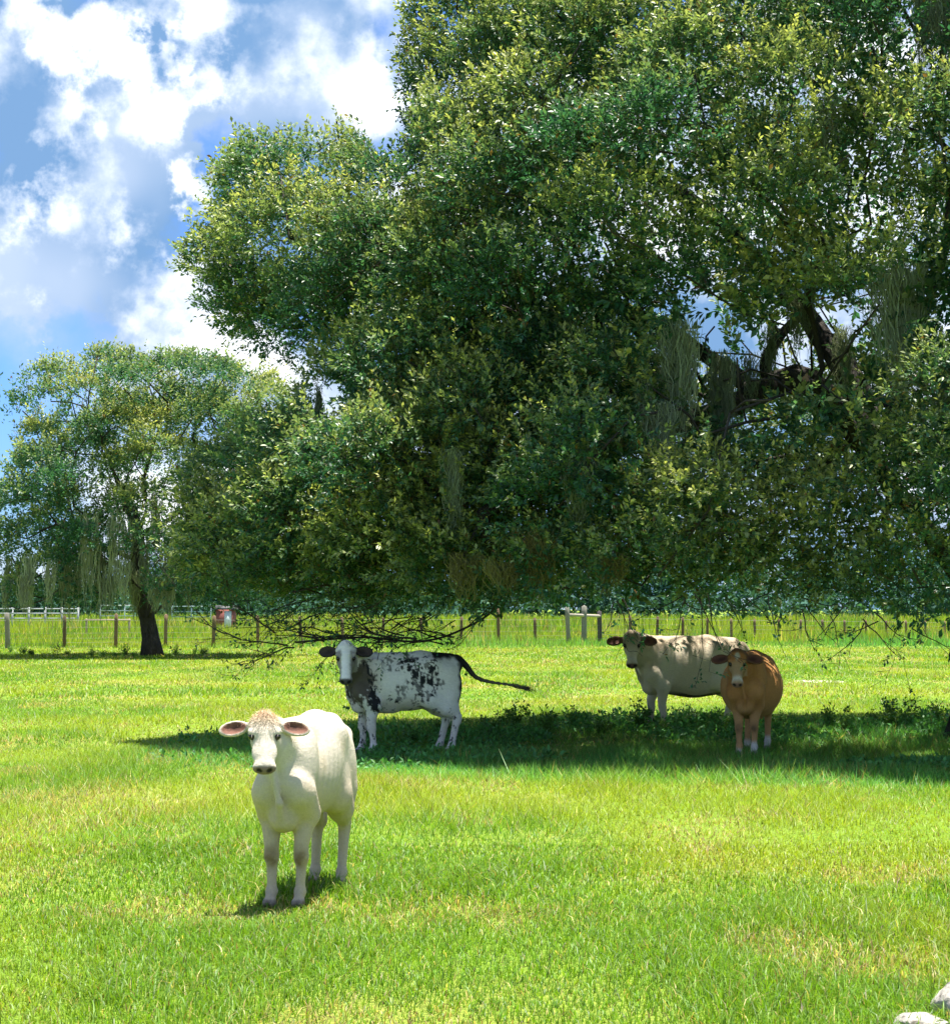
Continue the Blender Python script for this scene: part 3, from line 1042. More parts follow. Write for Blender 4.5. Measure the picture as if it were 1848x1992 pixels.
def build_left_oak():
    base = ground_at(296, 1277)
    TY = base[1]
    SC = TY / F_PX
    root = empty('oak_tree', base, 'smaller moss hung oak with dark leaning trunk before the wire fence', 'tree')
    cx = at(282, 900, TY)[0]
    prof = [(680, 60), (715, 200), (755, 275), (800, 285), (870, 300), (950, 325), (1050, 330), (1120, 320), (1170, 280), (1190, 200)]
    ph = np.array([EYE + (HOR - y) * SC for y, w in prof])[::-1]
    pw = np.array([w * SC for y, w in prof])[::-1]

    def rho(p):
        a = np.interp(p[:, 2], ph, pw)
        lump = 0.68 + 0.50 * vnoise(p * 0.50 + 11, 71)
        return np.sqrt(((p[:, 0] - cx) / a) ** 2 + ((p[:, 1] - TY) / (a * 0.85)) ** 2) / lump
    voids = ((172, 785, 28, 26), (95, 800, 20, 18), (342, 985, 16, 34), (235, 870, 14, 12), (520, 800, 22, 20), (400, 830, 12, 12), (70, 860, 20, 12), (300, 770, 14, 16), (90, 1115, 18, 14), (450, 900, 12, 18))
    n = 20000
    cand = np.stack([rng.uniform(cx - 6, cx + 6, n), rng.uniform(TY - 5, TY + 5, n), rng.uniform(1.9, 10, n)], -1)
    rr = rho(cand)
    cand = cand[(rr < 0.97) & ((rr > 0.5) | (cand[:, 2] > 6.5))]
    C = []
    for p in cand:
        if C and np.min(np.linalg.norm(np.array(C) - p, axis=1)) < 1.22:
            continue
        C.append(p)
    C = np.array(C)
    RC = rng.uniform(0.45, 0.95, len(C))
    out = unit(C - np.array([cx, TY, 4.0]))
    sk = Skeleton(base)
    t_end = sk.line([at(293, 1240, TY), at(287, 1205, TY), at(276, 1170, TY), at(264, 1135, TY), at(266, 1090, TY), at(270, 1040, TY)], 0)
    sk.line([at(255, 990, TY), at(225, 930, TY), at(200, 860, TY)], t_end)
    sk.line([at(285, 990, TY), at(280, 930, TY), at(300, 860, TY)], t_end)
    sk.line([at(330, 1010, TY), at(400, 960, TY), at(450, 880, TY)], t_end)
    sk.line([at(190, 1060, TY - 1), at(110, 1020, TY - 1.5)], t_end - 1)
    sk.line([at(300, 1168, TY), at(320, 1155, TY), at(370, 1158, TY - .5), at(410, 1150, TY - 1)], t_end - 3)
    sk.line([at(150, 1120, TY - 1), at(90, 1165, TY - 1.5), at(35, 1185, TY - 1.5), at(-20, 1165, TY - 1.5)], t_end - 2)
    for i in np.argsort(np.linalg.norm(C - np.array([cx, TY, 3.5]), axis=1)):
        sk.grow(C[i], 0.8)
    r = sk.radii(0.022, 2.4)
    r = np.minimum(r, 0.34)
    r[:8] = [0.42, 0.30, 0.27, 0.26, 0.25, 0.23, 0.21, 0.2][:8]
    P = np.array(sk.p)
    gt = Geo()
    for ch in sk.chains(r):
        pts, rad = P[ch], r[ch].copy()
        if ch[0] != 0 and len(ch) > 1:
            rad[0] = rad[1]
        gt.tube(pts - base, rad, 10 if rad.max() > 0.1 else 5, np.array([0.06, 0.052, 0.048]))
    obj('trunk', gt.mesh('small_oak_trunk', True), M_BARK, root)

    def keep(A):
        m = rho(A) < 1.08
        for (x, y, rx, ry) in voids:
            c = at(x, y, TY)
            s = A[:, 1] / TY
            m &= ((A[:, 0] - c[0] * s) / (rx * SC)) ** 2 + ((A[:, 2] - EYE - (c[2] - EYE) * s) / (ry * SC)) ** 2 > 1
        tr = at(272, 1160, TY)
        m &= ~((np.abs(A[:, 0] - tr[0]) < 0.75) & (A[:, 2] < 3.4) & (A[:, 1] < TY + 0.5))
        return m & (A[:, 2] > 1.75)
    A, D, I = sprays_for(C, RC, out, 200, keep, 0.5)
    # thin upright top shoots
    tops = C[C[:, 2] > 7.0]
    k = 900
    ti = rng.integers(0, len(tops), k)
    A2 = tops[ti] + rng.normal(size=(k, 3)) * [0.5, 0.5, 0.2] + [0, 0, 0.5]
    D2 = unit(rng.normal(size=(k, 3)) * 0.35 + [0, 0, 1])
    A2 = A2[A2[:, 2] < 9.8]; D2 = D2[:len(A2)]
    A = np.concatenate([A, A2]); D = np.concatenate([D, D2])
    tl = np.concatenate([rng.uniform(0.25, 0.5, len(I)), rng.uniform(0.4, 0.8, len(A2))])
    upn = np.concatenate([(A[:len(I), 2] - C[I][:, 2]) / RC[I], np.full(len(A2), 0.8)])  # height in the clump pales the leaf colour, painting in sunlit tops
    yv = vnoise(A * 0.55, 3)
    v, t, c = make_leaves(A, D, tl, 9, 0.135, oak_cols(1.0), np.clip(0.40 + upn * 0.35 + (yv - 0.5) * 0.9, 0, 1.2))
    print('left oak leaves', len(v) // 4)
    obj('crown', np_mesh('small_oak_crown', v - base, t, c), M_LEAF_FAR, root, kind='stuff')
    spots = [(x, y, l, w) for x, y, l, w in ((175, 1000, 150, 30), (195, 1060, 110, 26), (225, 990, 150, 30), (255, 1010, 120, 26), (262, 1110, 90, 20), (300, 960, 110, 24), (150, 1080, 90, 26), (130, 1060, 120, 26),
                                             (60, 1080, 100, 30), (20, 1080, 90, 30), (95, 1090, 80, 24), (330, 1060, 110, 26), (365, 1030, 130, 26), (385, 1080, 80, 22), (300, 1120, 60, 24), (320, 1130, 55, 24), (240, 1090, 80, 28),
                                             (210, 1100, 80, 24), (400, 1010, 90, 22), (10, 1120, 60, 20), (45, 1120, 60, 20), (280, 1050, 80, 20))]
    for (x, y, l, w) in spots:
        Y = TY - rng.uniform(0.5, 4.0)
        s = Y / F_PX
        m = obj('hanging_moss', moss_mesh(w * s, l * s * 1.2, 110, np.array([0.30, 0.33, 0.21]) * rng.uniform(0.7, 1.2), 0.016), M_MOSS, root)
        m.location = at(x, y, Y) - base


# ---------------------------------------------------------------- cattle: one continuous body from a signed distance field
class Field:
    def __init__(self, lo, hi, h):
        self.lo = np.asarray(lo, float)
        self.h = h
        n = np.ceil((np.asarray(hi) - self.lo) / h).astype(int) + 1
        self.ax = [self.lo[k] + h * np.arange(n[k]) for k in range(3)]
        self.f = np.full(n, 0.6, np.float32)

    def _sub(self, lo, hi):
        s = []
        for k in range(3):
            a = max(0, int(np.floor((lo[k] - self.lo[k]) / self.h)))
            b = min(len(self.ax[k]), int(np.ceil((hi[k] - self.lo[k]) / self.h)) + 1)
            s.append(slice(a, max(a, b)))
        X = self.ax[0][s[0]][:, None, None]
        Y = self.ax[1][s[1]][None, :, None]
        Z = self.ax[2][s[2]][None, None, :]
        return tuple(s), X, Y, Z

    def _merge(self, s, d, k, sub=False):
        a = self.f[s]
        if sub:
            d = -d
            h = np.maximum(k - np.abs(a - d), 0) / k
            self.f[s] = np.maximum(a, d) + h * h * k * 0.25
        else:
            h = np.maximum(k - np.abs(a - d), 0) / k
            self.f[s] = np.minimum(a, d) - h * h * k * 0.25

    def cone(self, a, b, ra, rb, k=0.03, sub=False):
        a, b = np.asarray(a, float), np.asarray(b, float)
        m = max(ra, rb) + k * 1.5 + 0.04
        s, X, Y, Z = self._sub(np.minimum(a, b) - m, np.maximum(a, b) + m)
        ba = b - a
        l2 = float(ba @ ba) + 1e-12
        t = ((X - a[0]) * ba[0] + (Y - a[1]) * ba[1] + (Z - a[2]) * ba[2]) / l2
        t = np.clip(t, 0, 1)
        d = np.sqrt((X - a[0] - ba[0] * t) ** 2 + (Y - a[1] - ba[1] * t) ** 2 + (Z - a[2] - ba[2] * t) ** 2)
        self._merge(s, (d - (ra + (rb - ra) * t)).astype(np.float32), k, sub)

    def ell(self, c, r, k=0.03, R=None, sub=False):
        c, r = np.asarray(c, float), np.asarray(r, float)
        m = r.max() + k * 1.5 + 0.04
        s, X, Y, Z = self._sub(c - m, c + m)
        x, y, z = X - c[0], Y - c[1], Z - c[2]
        if R is not None:
            x, y, z = (R[0][0] * x + R[0][1] * y + R[0][2] * z, R[1][0] * x + R[1][1] * y + R[1][2] * z, R[2][0] * x + R[2][1] * y + R[2][2] * z)
        k0 = np.sqrt((x / r[0]) ** 2 + (y / r[1]) ** 2 + (z / r[2]) ** 2)
        k1 = np.sqrt((x / r[0] ** 2) ** 2 + (y / r[1] ** 2) ** 2 + (z / r[2] ** 2) ** 2) + 1e-9
        self._merge(s, (k0 * (k0 - 1) / k1).astype(np.float32), k, sub)

    def chain(self, pts, rad, k=0.03):
        for i in range(len(pts) - 1):
            self.cone(pts[i], pts[i + 1], rad[i], rad[i + 1], k)

    def mesh(self):
        f = self.f
        ins = f < 0
        nx, ny, nz = f.shape
        cell = np.zeros((nx - 1, ny - 1, nz - 1), np.int8)
        for dx in (0, 1):
            for dy in (0, 1):
                for dz in (0, 1):
                    cell += ins[dx:nx - 1 + dx, dy:ny - 1 + dy, dz:nz - 1 + dz]
        act = (cell > 0) & (cell < 8)
        I = np.argwhere(act)
        idx = np.full(act.shape, -1, np.int64)
        idx[act] = np.arange(len(I))
        acc = np.zeros((len(I), 3)); cnt = np.zeros(len(I))
        cor = [np.array([dx, dy, dz]) for dx in (0, 1) for dy in (0, 1) for dz in (0, 1)]
        for a in cor:
            for axis in range(3):
                if a[axis]:
                    continue
                b = a.copy(); b[axis] = 1
                fa = f[tuple((I + a).T)]; fb = f[tuple((I + b).T)]
                m = (fa < 0) != (fb < 0)
                t = fa[m] / (fa[m] - fb[m])
                acc[m] += a + (b - a) * t[:, None]
                cnt[m] += 1
        v = self.lo + (I + acc / cnt[:, None]) * self.h
        quads = []
        for axis in range(3):
            o1, o2 = [(1, 2), (2, 0), (0, 1)][axis]
            A = [slice(None)] * 3; B = [slice(None)] * 3
            A[axis] = slice(0, -1); B[axis] = slice(1, None)
            chg = ins[tuple(A)] != ins[tuple(B)]
            E = np.argwhere(chg)
            ok = (E[:, o1] > 0) & (E[:, o2] > 0) & (E[:, o1] < f.shape[o1] - 1) & (E[:, o2] < f.shape[o2] - 1)
            E = E[ok]
            e1 = np.zeros(3, int); e1[o1] = 1
            e2 = np.zeros(3, int); e2[o2] = 1
            c00 = idx[tuple((E - e1 - e2).T)]; c10 = idx[tuple((E - e2).T)]
            c11 = idx[tuple(E.T)]; c01 = idx[tuple((E - e1).T)]
            q = np.stack([c00, c10, c11, c01], -1)
            inside_first = ins[tuple(E.T)]
            q[~inside_first] = q[~inside_first][:, ::-1]
            quads.append(q)
        q = np.concatenate(quads)
        # light smoothing
        for _ in range(2):
            s = np.zeros_like(v); n = np.zeros(len(v))
            for a, b in ((0, 1), (1, 2), (2, 3), (3, 0)):
                np.add.at(s, q[:, a], v[q[:, b]]); np.add.at(n, q[:, a], 1)
                np.add.at(s, q[:, b], v[q[:, a]]); np.add.at(n, q[:, b], 1)
            v = v * 0.5 + 0.5 * s / n[:, None]
        return v, q


def rot_rows(a, b, c):
    return np.array([unit(a), unit(b), unit(c)])


def build_cow(name, label, cat, foot, yaw, S, voxel, poll, head_len, pitch, paint, look=None, girth=1.0, belly=0.0, legk=1.0, legs=None,
              tail=None, roll=0.0, ear_droop=0.22, brisk=1.0, width=1.0, earlen=1.0,
              legw=1.0, bw=None, nk=1.0, hw=1.0, mzw=1.0, ribs=0.0, hook=0.0, face=1.0, knob=1.0):
    """foot: ground point midway between the front feet. yaw: heading (radians, world). S: height at the withers."""
    hd = np.array([math.cos(yaw), math.sin(yaw)])
    front_x = 0.33 * S
    org = np.array([foot[0] - hd[0] * front_x, foot[1] - hd[1] * front_x, 0.0])

    def to_local(p):
        d = np.asarray(p, float) - org
        return np.array([d[0] * hd[0] + d[1] * hd[1], -d[0] * hd[1] + d[1] * hd[0], d[2]])
    poll = to_local(poll)
    tgt = to_local(look if look is not None else (0, 0, EYE))
    hz = unit([tgt[0] - poll[0], tgt[1] - poll[1], 0])
    hf = hz * math.cos(pitch) + np.array([0, 0, -math.sin(pitch)])
    hu = hz * math.sin(pitch) + np.array([0, 0, math.cos(pitch)])
    hl = np.cross(hu, hf)
    if roll:
        hl, hu = hl * math.cos(roll) + hu * math.sin(roll), hu * math.cos(roll) - hl * math.sin(roll)
    HL = head_len

    def hp(a, b, c):
        return poll + HL * (hf * a + hl * b + hu * c)
    HR = rot_rows(hf, hl, hu)

    tail = tail or [(-0.60, 0, 0.90), (-0.67, 0, 0.80), (-0.68, 0.01, 0.6), (-0.67, 0.02, 0.40), (-0.66, 0.02, 0.30)]
    tp = np.array(tail) * S
    tail = []
    for i in range(len(tp) - 1):
        a, b, c_, d = tp[max(i - 1, 0)], tp[i], tp[i + 1], tp[min(i + 2, len(tp) - 1)]
        for u in (0.0, 0.34, 0.67):
            tail.append(0.5 * (2 * b + (c_ - a) * u + (2 * a - 5 * b + 4 * c_ - d) * u * u + (3 * b - a - 3 * c_ + d) * u ** 3))
    tail.append(tp[-1])
    allp = np.array([hp(1.1, 0, 0), hp(0, .75, 0), hp(0, -.75, 0), hp(0, 0, .3), hp(-.3, 0, 0)] + tail)
    lo = np.minimum(allp.min(0) - 0.06, [-0.72 * S, -0.34 * S, -0.02])
    hi = np.maximum(allp.max(0) + 0.06, [0.62 * S, 0.34 * S, 1.02 * S])
    F = Field(lo, hi, voxel)
    k = 0.07 * S
    g = girth
    w = width
    bw = bw or width

    def s3(*p):
        return np.array(p) * S
    # trunk
    F.ell(s3(0.16, 0, 0.70), s3(0.33, 0.180 * w, 0.250 * g), k)
    F.ell(s3(-0.06, 0, 0.665 - belly * 0.3), s3(0.40, 0.225 * bw + belly * 0.25, 0.255 * g + belly), k)
    F.ell(s3(-0.38, 0, 0.74), s3(0.21, 0.180 * w, 0.205), k)
    F.cone(s3(0.30, 0, 0.915), s3(-0.20, 0, 0.915), 0.075 * S, 0.080 * S, k)
    F.cone(s3(-0.20, 0, 0.915), s3(-0.50, 0, 0.905), 0.080 * S, 0.075 * S, k)
    for sgn in (1, -1):
        F.ell(s3(-0.27, sgn * (0.135 + 0.02 * hook) * w, 0.88), s3(0.08 - 0.025 * hook, 0.045, 0.045), (0.10 - 0.05 * hook) * S)      # hook bones
        F.ell(s3(-0.555, sgn * 0.075, 0.85), s3(0.05, 0.045, 0.05), 0.05 * S)            # pin bones
        F.ell(s3(-0.20, sgn * 0.085 * w, 0.80), s3(0.24, 0.115 * w, 0.12), 0.10 * S)
        # shoulder blade and muscle
        F.ell(s3(0.33, sgn * 0.125 * w, 0.73), s3(0.12, 0.07, 0.22), 0.022 * S, rot_rows([1, 0, 0.35], [0, 1, 0], [-0.35, 0, 1]))
        F.ell(s3(0.43, sgn * 0.125 * w, 0.625), s3(0.085, 0.070, 0.10), 0.022 * S)
        # thigh
        F.ell(s3(-0.42, sgn * 0.125 * w, 0.63), s3(0.165, 0.085, 0.235), 0.06 * S, rot_rows([1, 0, 0.18], [0, 1, 0], [-0.18, 0, 1]))
        F.ell(s3(-0.25, sgn * 0.150 * w, 0.57), s3(0.10, 0.065, 0.12), 0.06 * S)
    F.cone(s3(0.43, 0, 0.66), s3(0.415, 0, 0.485 - 0.03 * (brisk - 1)), 0.095 * S, 0.058 * brisk * S, 0.05 * S)
    F.cone(s3(0.40, 0, 0.47), s3(0.10, 0, 0.47), 0.07 * S, 0.07 * S, 0.07 * S)
    # legs: offsets (front left, front right, hind left, hind right) of the foot in x, y
    legs = legs or [(0.0, 0), (0.0, 0), (0.0, 0), (0.0, 0)]
    hoof_pts, knees = [], []
    for i, sgn in ((0, 1), (1, -1)):
        ox, oy = legs[i]
        y0 = sgn * 0.125 * w * legw
        knee = s3(0.345 + ox * 0.55, y0 * 0.92 + oy * 0.55, 0.275)
        fet = s3(0.335 + ox, y0 * 0.88 + oy, 0.085)
        toe = s3(0.375 + ox, y0 * 0.88 + oy, 0.028)
        F.chain([s3(0.41, y0 * 1.02, 0.60), s3(0.315, y0 * 1.08, 0.49)], [0.095 * S * min(1, legk + .1), 0.088 * S * min(1, legk + .1)], 0.028 * S)
        F.chain([s3(0.315, y0 * 1.08, 0.50), knee + s3(0.0, 0, 0.05)], [0.082 * S * legk, 0.050 * S * legk], 0.022 * S)
        knees.append(knee)
        F.ell(knee, np.array([0.047, 0.046, 0.058]) * S * legk * knob, 0.02 * S)
        F.chain([knee + s3(-0.008, 0, -0.03), fet], [0.037 * S * legk, 0.031 * S * legk], 0.025 * S)
        F.ell(fet, np.array([0.040, 0.040, 0.036]) * S * legk, 0.015 * S)
        F.cone(fet, toe + s3(-0.012, 0, 0.012), 0.034 * S * legk, 0.036 * S * legk, 0.015 * S)
        F.ell(toe + s3(0.0, 0.019, 0), np.array([0.044, 0.023, 0.032]) * S * legk, 0.006 * S)
        F.ell(toe + s3(0.0, -0.019, 0), np.array([0.044, 0.023, 0.032]) * S * legk, 0.006 * S)
        hoof_pts.append(toe)
    for i, sgn in ((2, 1), (3, -1)):
        ox, oy = legs[i]
        y0 = sgn * 0.130 * w * (0.5 + 0.5 * legw)
        stifle = s3(-0.27 + ox * 0.1, y0 * 1.12, 0.53)
        hock = s3(-0.545 + ox * 0.75, y0 * 0.95 + oy * 0.7, 0.335)
        fet = s3(-0.505 + ox, y0 * 0.95 + oy, 0.085)
        toe = s3(-0.465 + ox, y0 * 0.95 + oy, 0.028)
        F.chain([stifle, (stifle + hock) / 2 + s3(-0.02, 0, 0.01), hock + s3(0.01, 0, 0.03)], [0.085 * S, 0.075 * S * legk, 0.048 * S * legk], 0.05 * S)
        F.cone(s3(-0.46, y0, 0.55), hock + s3(-0.015, 0, 0.04), 0.075 * S, 0.034 * S * legk, 0.04 * S)   # hamstring
        F.ell(hock + s3(-0.012, 0, 0.005), np.array([0.048, 0.036, 0.058]) * S * legk * knob, 0.02 * S)
        F.chain([hock + s3(0.0, 0, -0.03), fet], [0.040 * S * legk, 0.033 * S * legk], 0.025 * S)
        F.ell(fet, np.array([0.041, 0.040, 0.037]) * S * legk, 0.015 * S)
        F.cone(fet, toe + s3(-0.012, 0, 0.012), 0.034 * S * legk, 0.036 * S * legk, 0.015 * S)
        F.ell(toe + s3(0.0, 0.019, 0), np.array([0.044, 0.023, 0.032]) * S * legk, 0.006 * S)
        F.ell(toe + s3(0.0, -0.019, 0), np.array([0.044, 0.023, 0.032]) * S * legk, 0.006 * S)
        hoof_pts.append(toe)
    if belly > 0:
        F.ell(s3(-0.28, 0, 0.455 - belly * 0.6), s3(0.12, 0.085, 0.055), 0.05 * S)
    # neck: crest, middle and throat, swung towards the head
    crest_a, crest_b = s3(0.32, 0, 0.90), hp(0.02, 0, -0.20)
    thr_a, thr_b = s3(0.41, 0, 0.70), hp(0.24, 0, -0.36)
    bow = s3(0.06, 0, 0)
    F.chain([crest_a, (crest_a + crest_b) / 2 + bow * 0.5, crest_b], [0.095 * S * nk, 0.080 * S * nk, 0.20 * HL * nk], 0.04 * S)
    F.chain([thr_a, (thr_a + thr_b) / 2 + bow * 0.4, thr_b], [0.12 * S * nk, 0.085 * S * nk, 0.15 * HL], 0.04 * S)
    mid_a = (crest_a + thr_a) / 2
    mid_b = hp(0.12, 0, -0.26)
    F.chain([mid_a, (mid_a + mid_b) / 2 + bow * 0.4, mid_b], [0.15 * S * nk, 0.125 * S * nk, 0.22 * HL * nk], 0.045 * S)
    F.chain([s3(0.465, 0, 0.445), s3(0.535, 0.012, 0.56), (thr_a + thr_b) / 2 + s3(0.085, 0.008, -0.06), thr_b + s3(0.03, 0, -0.05)], [0.026 * S, 0.017 * S, 0.014 * S, 0.012 * S], 0.022 * S)     # dewlap
    # head
    kh = 0.07 * HL
    F.ell(hp(0.10, 0, -0.12), np.array([0.17, 0.195 * hw, 0.19]) * HL, kh, HR)
    F.ell(hp(0.20, 0, -0.03), np.array([0.22, 0.195 * hw, 0.085]) * HL, kh, HR)
    F.cone(hp(0.32, 0, -0.05), hp(0.80, 0, -0.09), 0.125 * HL, 0.098 * HL, kh)
    F.ell(hp(0.62, 0, -0.11), np.array([0.28, 0.125 * mzw * face, 0.115]) * HL, kh, HR)
    F.ell(hp(0.89, 0, -0.12), np.array([0.110, 0.150 * mzw, 0.120]) * HL, 0.06 * HL, HR)
    F.cone(hp(0.24, 0, -0.28), hp(0.80, 0, -0.20), 0.12 * HL, 0.085 * HL, kh)
    F.ell(hp(0.86, 0, -0.235), np.array([0.08, 0.085, 0.06]) * HL, 0.03 * HL, HR)
    for sgn in (1, -1):
        F.ell(hp(0.33, sgn * 0.115 * hw, -0.20), np.array([0.19, 0.085, 0.16]) * HL, kh, HR)
        F.ell(hp(0.30, sgn * 0.180 * hw, -0.015), np.array([0.085, 0.056, 0.055]) * HL, 0.03 * HL, HR)
    F.ell(hp(-0.03, 0, -0.07), np.array([0.085, 0.11, 0.10]) * HL, 0.06 * HL, HR)
    ears = []
    for sgn in (1, -1):
        e0 = hp(0.11, sgn * 0.185 * hw, -0.14)
        ed = unit(hl * sgn + hf * ear_droop * 0.55 + np.array([0, 0, -1]) * ear_droop * 0.4 - hu * 0.10)
        en = unit(hu - ed * (hu @ ed) + hf * 0.15)
        en = unit(en - ed * (en @ ed))
        ew = np.cross(en, ed)
        L = 0.225 * HL * earlen
        ec = e0 + ed * L * 1.08
        Re = rot_rows(ed, ew, en)
        F.cone(e0, e0 + ed * L * 0.5, 0.055 * HL, 0.06 * HL, 0.04 * HL)
        F.ell(ec, np.array([L, 0.140 * HL, 0.060 * HL]), 0.03 * HL, Re)
        F.ell(ec + en * 0.052 * HL + ed * 0.01 * HL, np.array([L * 0.80, 0.104 * HL, 0.062 * HL]), 0.012 * HL, Re, sub=True)
        ears.append((ec, ed, ew, en, L))
        # eye sockets and nostrils
        F.ell(hp(0.365, sgn * 0.205 * hw, -0.05), np.array([0.06, 0.034, 0.042]) * HL, 0.02 * HL, HR, sub=True)
        F.ell(hp(0.985, sgn * 0.085, -0.075), np.array([0.045, 0.042, 0.032]) * HL, 0.012 * HL, HR, sub=True)
    # mouth line
    F.ell(hp(0.965, 0, -0.205), np.array([0.055, 0.10, 0.010]) * HL, 0.012 * HL, HR, sub=True)
    # tail
    nt = len(tail)
    tr = list(S * (0.011 + 0.028 * np.linspace(1, 0, nt) ** 2.6))
    F.chain(tail, tr, 0.025 * S)
    if ribs:
        X, Y_, Z = F.ax[0][:, None, None] / S, F.ax[1][None, :, None] / S, F.ax[2][None, None, :] / S
        ph_ = (X + 0.30 * (Z - 0.72)) * (2 * np.pi / 0.070)
        mask = smooth(-0.20, -0.08, X) * (1 - smooth(0.16, 0.26, X)) * smooth(0.50, 0.60, Z) * (1 - smooth(0.78, 0.88, Z)) * smooth(0.06, 0.11, np.abs(Y_))
        F.f += (ribs * S * np.cos(ph_) * mask).astype(np.float32)
    v, q = F.mesh()
    # local coordinates handed to the painter
    hv = (v - poll) / HL
    info = dict(S=S, h=np.stack([hv @ hf, hv @ hl, hv @ hu], -1), ears=ears, HL=HL, hoofs=hoof_pts, tail=tail, knees=knees, hw=hw)
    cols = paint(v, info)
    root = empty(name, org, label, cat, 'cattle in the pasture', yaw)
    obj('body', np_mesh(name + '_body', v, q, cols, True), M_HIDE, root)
    # eyes
    ev, ef = uv_sphere(10, 8)
    for sgn in (1, -1):
        e = obj('eye', np_mesh('eye', ev * 0.056 * HL * np.array([1, 1, 1]), ef, None, True), M_EYE, root)
        e.location = hp(0.365, sgn * 0.168 * hw, -0.045)
        # lashes / lid: a thin dark upper rim
    # fine coat: short hair lying along the body
    return root, dict(hp=hp, hf=hf, hl=hl, hu=hu, HL=HL, v=v, q=q, cols=cols, tail=tail, S=S)


def uv_sphere(nu, nv):
    v = [[0, 0, 1]]
    for i in range(1, nv):
        th = math.pi * i / nv
        for j in range(nu):
            ph = 2 * math.pi * j / nu
            v.append([math.sin(th) * math.cos(ph), math.sin(th) * math.sin(ph), math.cos(th)])
    v.append([0, 0, -1])
    q, t = [], []
    for j in range(nu):
        t.append([0, 1 + j, 1 + (j + 1) % nu])
        b = 1 + (nv - 2) * nu
        t.append([len(v) - 1, b + (j + 1) % nu, b + j])
    for i in range(nv - 2):
        for j in range(nu):
            a = 1 + i * nu
            q.append([a + j, a + nu + j, a + nu + (j + 1) % nu, a + (j + 1) % nu])
    return np.array(v, float), [np.array(q), np.array(t)]


def hair(root, info, n, length, mask_fn, mat, name, colf=None, back=0.7, down=0.5, width=0.0016, lift=0.35):
    """short coat hair: slim blades lying along the hide"""
    v, q, c = info['v'], info['q'], info['cols']
    a, b, d = v[q[:, 0]], v[q[:, 1]], v[q[:, 3]]
    nr = np.cross(b - a, d - a)
    area = np.linalg.norm(nr, axis=1)
    cen = v[q].mean(1)
    wgt = area * mask_fn(cen)
    if wgt.sum() <= 0:
        return
    fi = rng.choice(len(q), n, p=wgt / wgt.sum())
    u, w = rng.random((n, 1)), rng.random((n, 1))
    p = v[q[fi, 0]] * (1 - u) * (1 - w) + v[q[fi, 1]] * u * (1 - w) + v[q[fi, 2]] * u * w + v[q[fi, 3]] * (1 - u) * w
    nn = unit(nr[fi])
    flow = np.array([-back, 0, -down]) + rng.normal(size=(n, 3)) * 0.35
    flow = unit(flow - nn * (flow * nn).sum(1, keepdims=True))
    dr = unit(flow + nn * lift * (0.5 + rng.random((n, 1))))
    L = (length * (0.5 + rng.random(n)))[:, None]
    sd = unit(np.cross(dr, nn)) * width * 0.5
    tip = p + dr * L
    V = np.stack([p - sd, p + sd, tip], 1).reshape(-1, 3)
    cc = c[q[fi, 0]][:, :3] * (0.8 + 0.4 * rng.random((n, 1)))
    if colf is not None:
        cc = colf(cc)
    obj(name, np_mesh(name, V, np.arange(n)[:, None] * 3 + np.array([[0, 1, 2]]), np.repeat(cc, 3, 0)), mat, root, kind='stuff')


def lerp(c, d, m):
    return c * (1 - m[:, None]) + np.asarray(d) * m[:, None]


def ear_mask(v, I):
    m = np.zeros(len(v))
    for (ec, ed, ew, en, L) in I['ears']:
        r = v - ec
        k = np.sqrt(((r @ ed) / (L * 1.12)) ** 2 + ((r @ ew) / (0.16 * I['HL'])) ** 2 + ((r @ en) / (0.10 * I['HL'])) ** 2)
        m = np.maximum(m, 1 - smooth(0.95, 1.05, k))
    return m


def knee_mask(v, I, r, front=0.03):
    m = np.zeros(len(v))
    for k in I['knees']:
        d = np.linalg.norm((v - k - np.array([front, 0, -0.01]) * I['S']) / np.array([1, 1, 1.35]), axis=1) / I['S']
        m = np.maximum(m, np.exp(-(d / (r * 0.62)) ** 2))
    return m


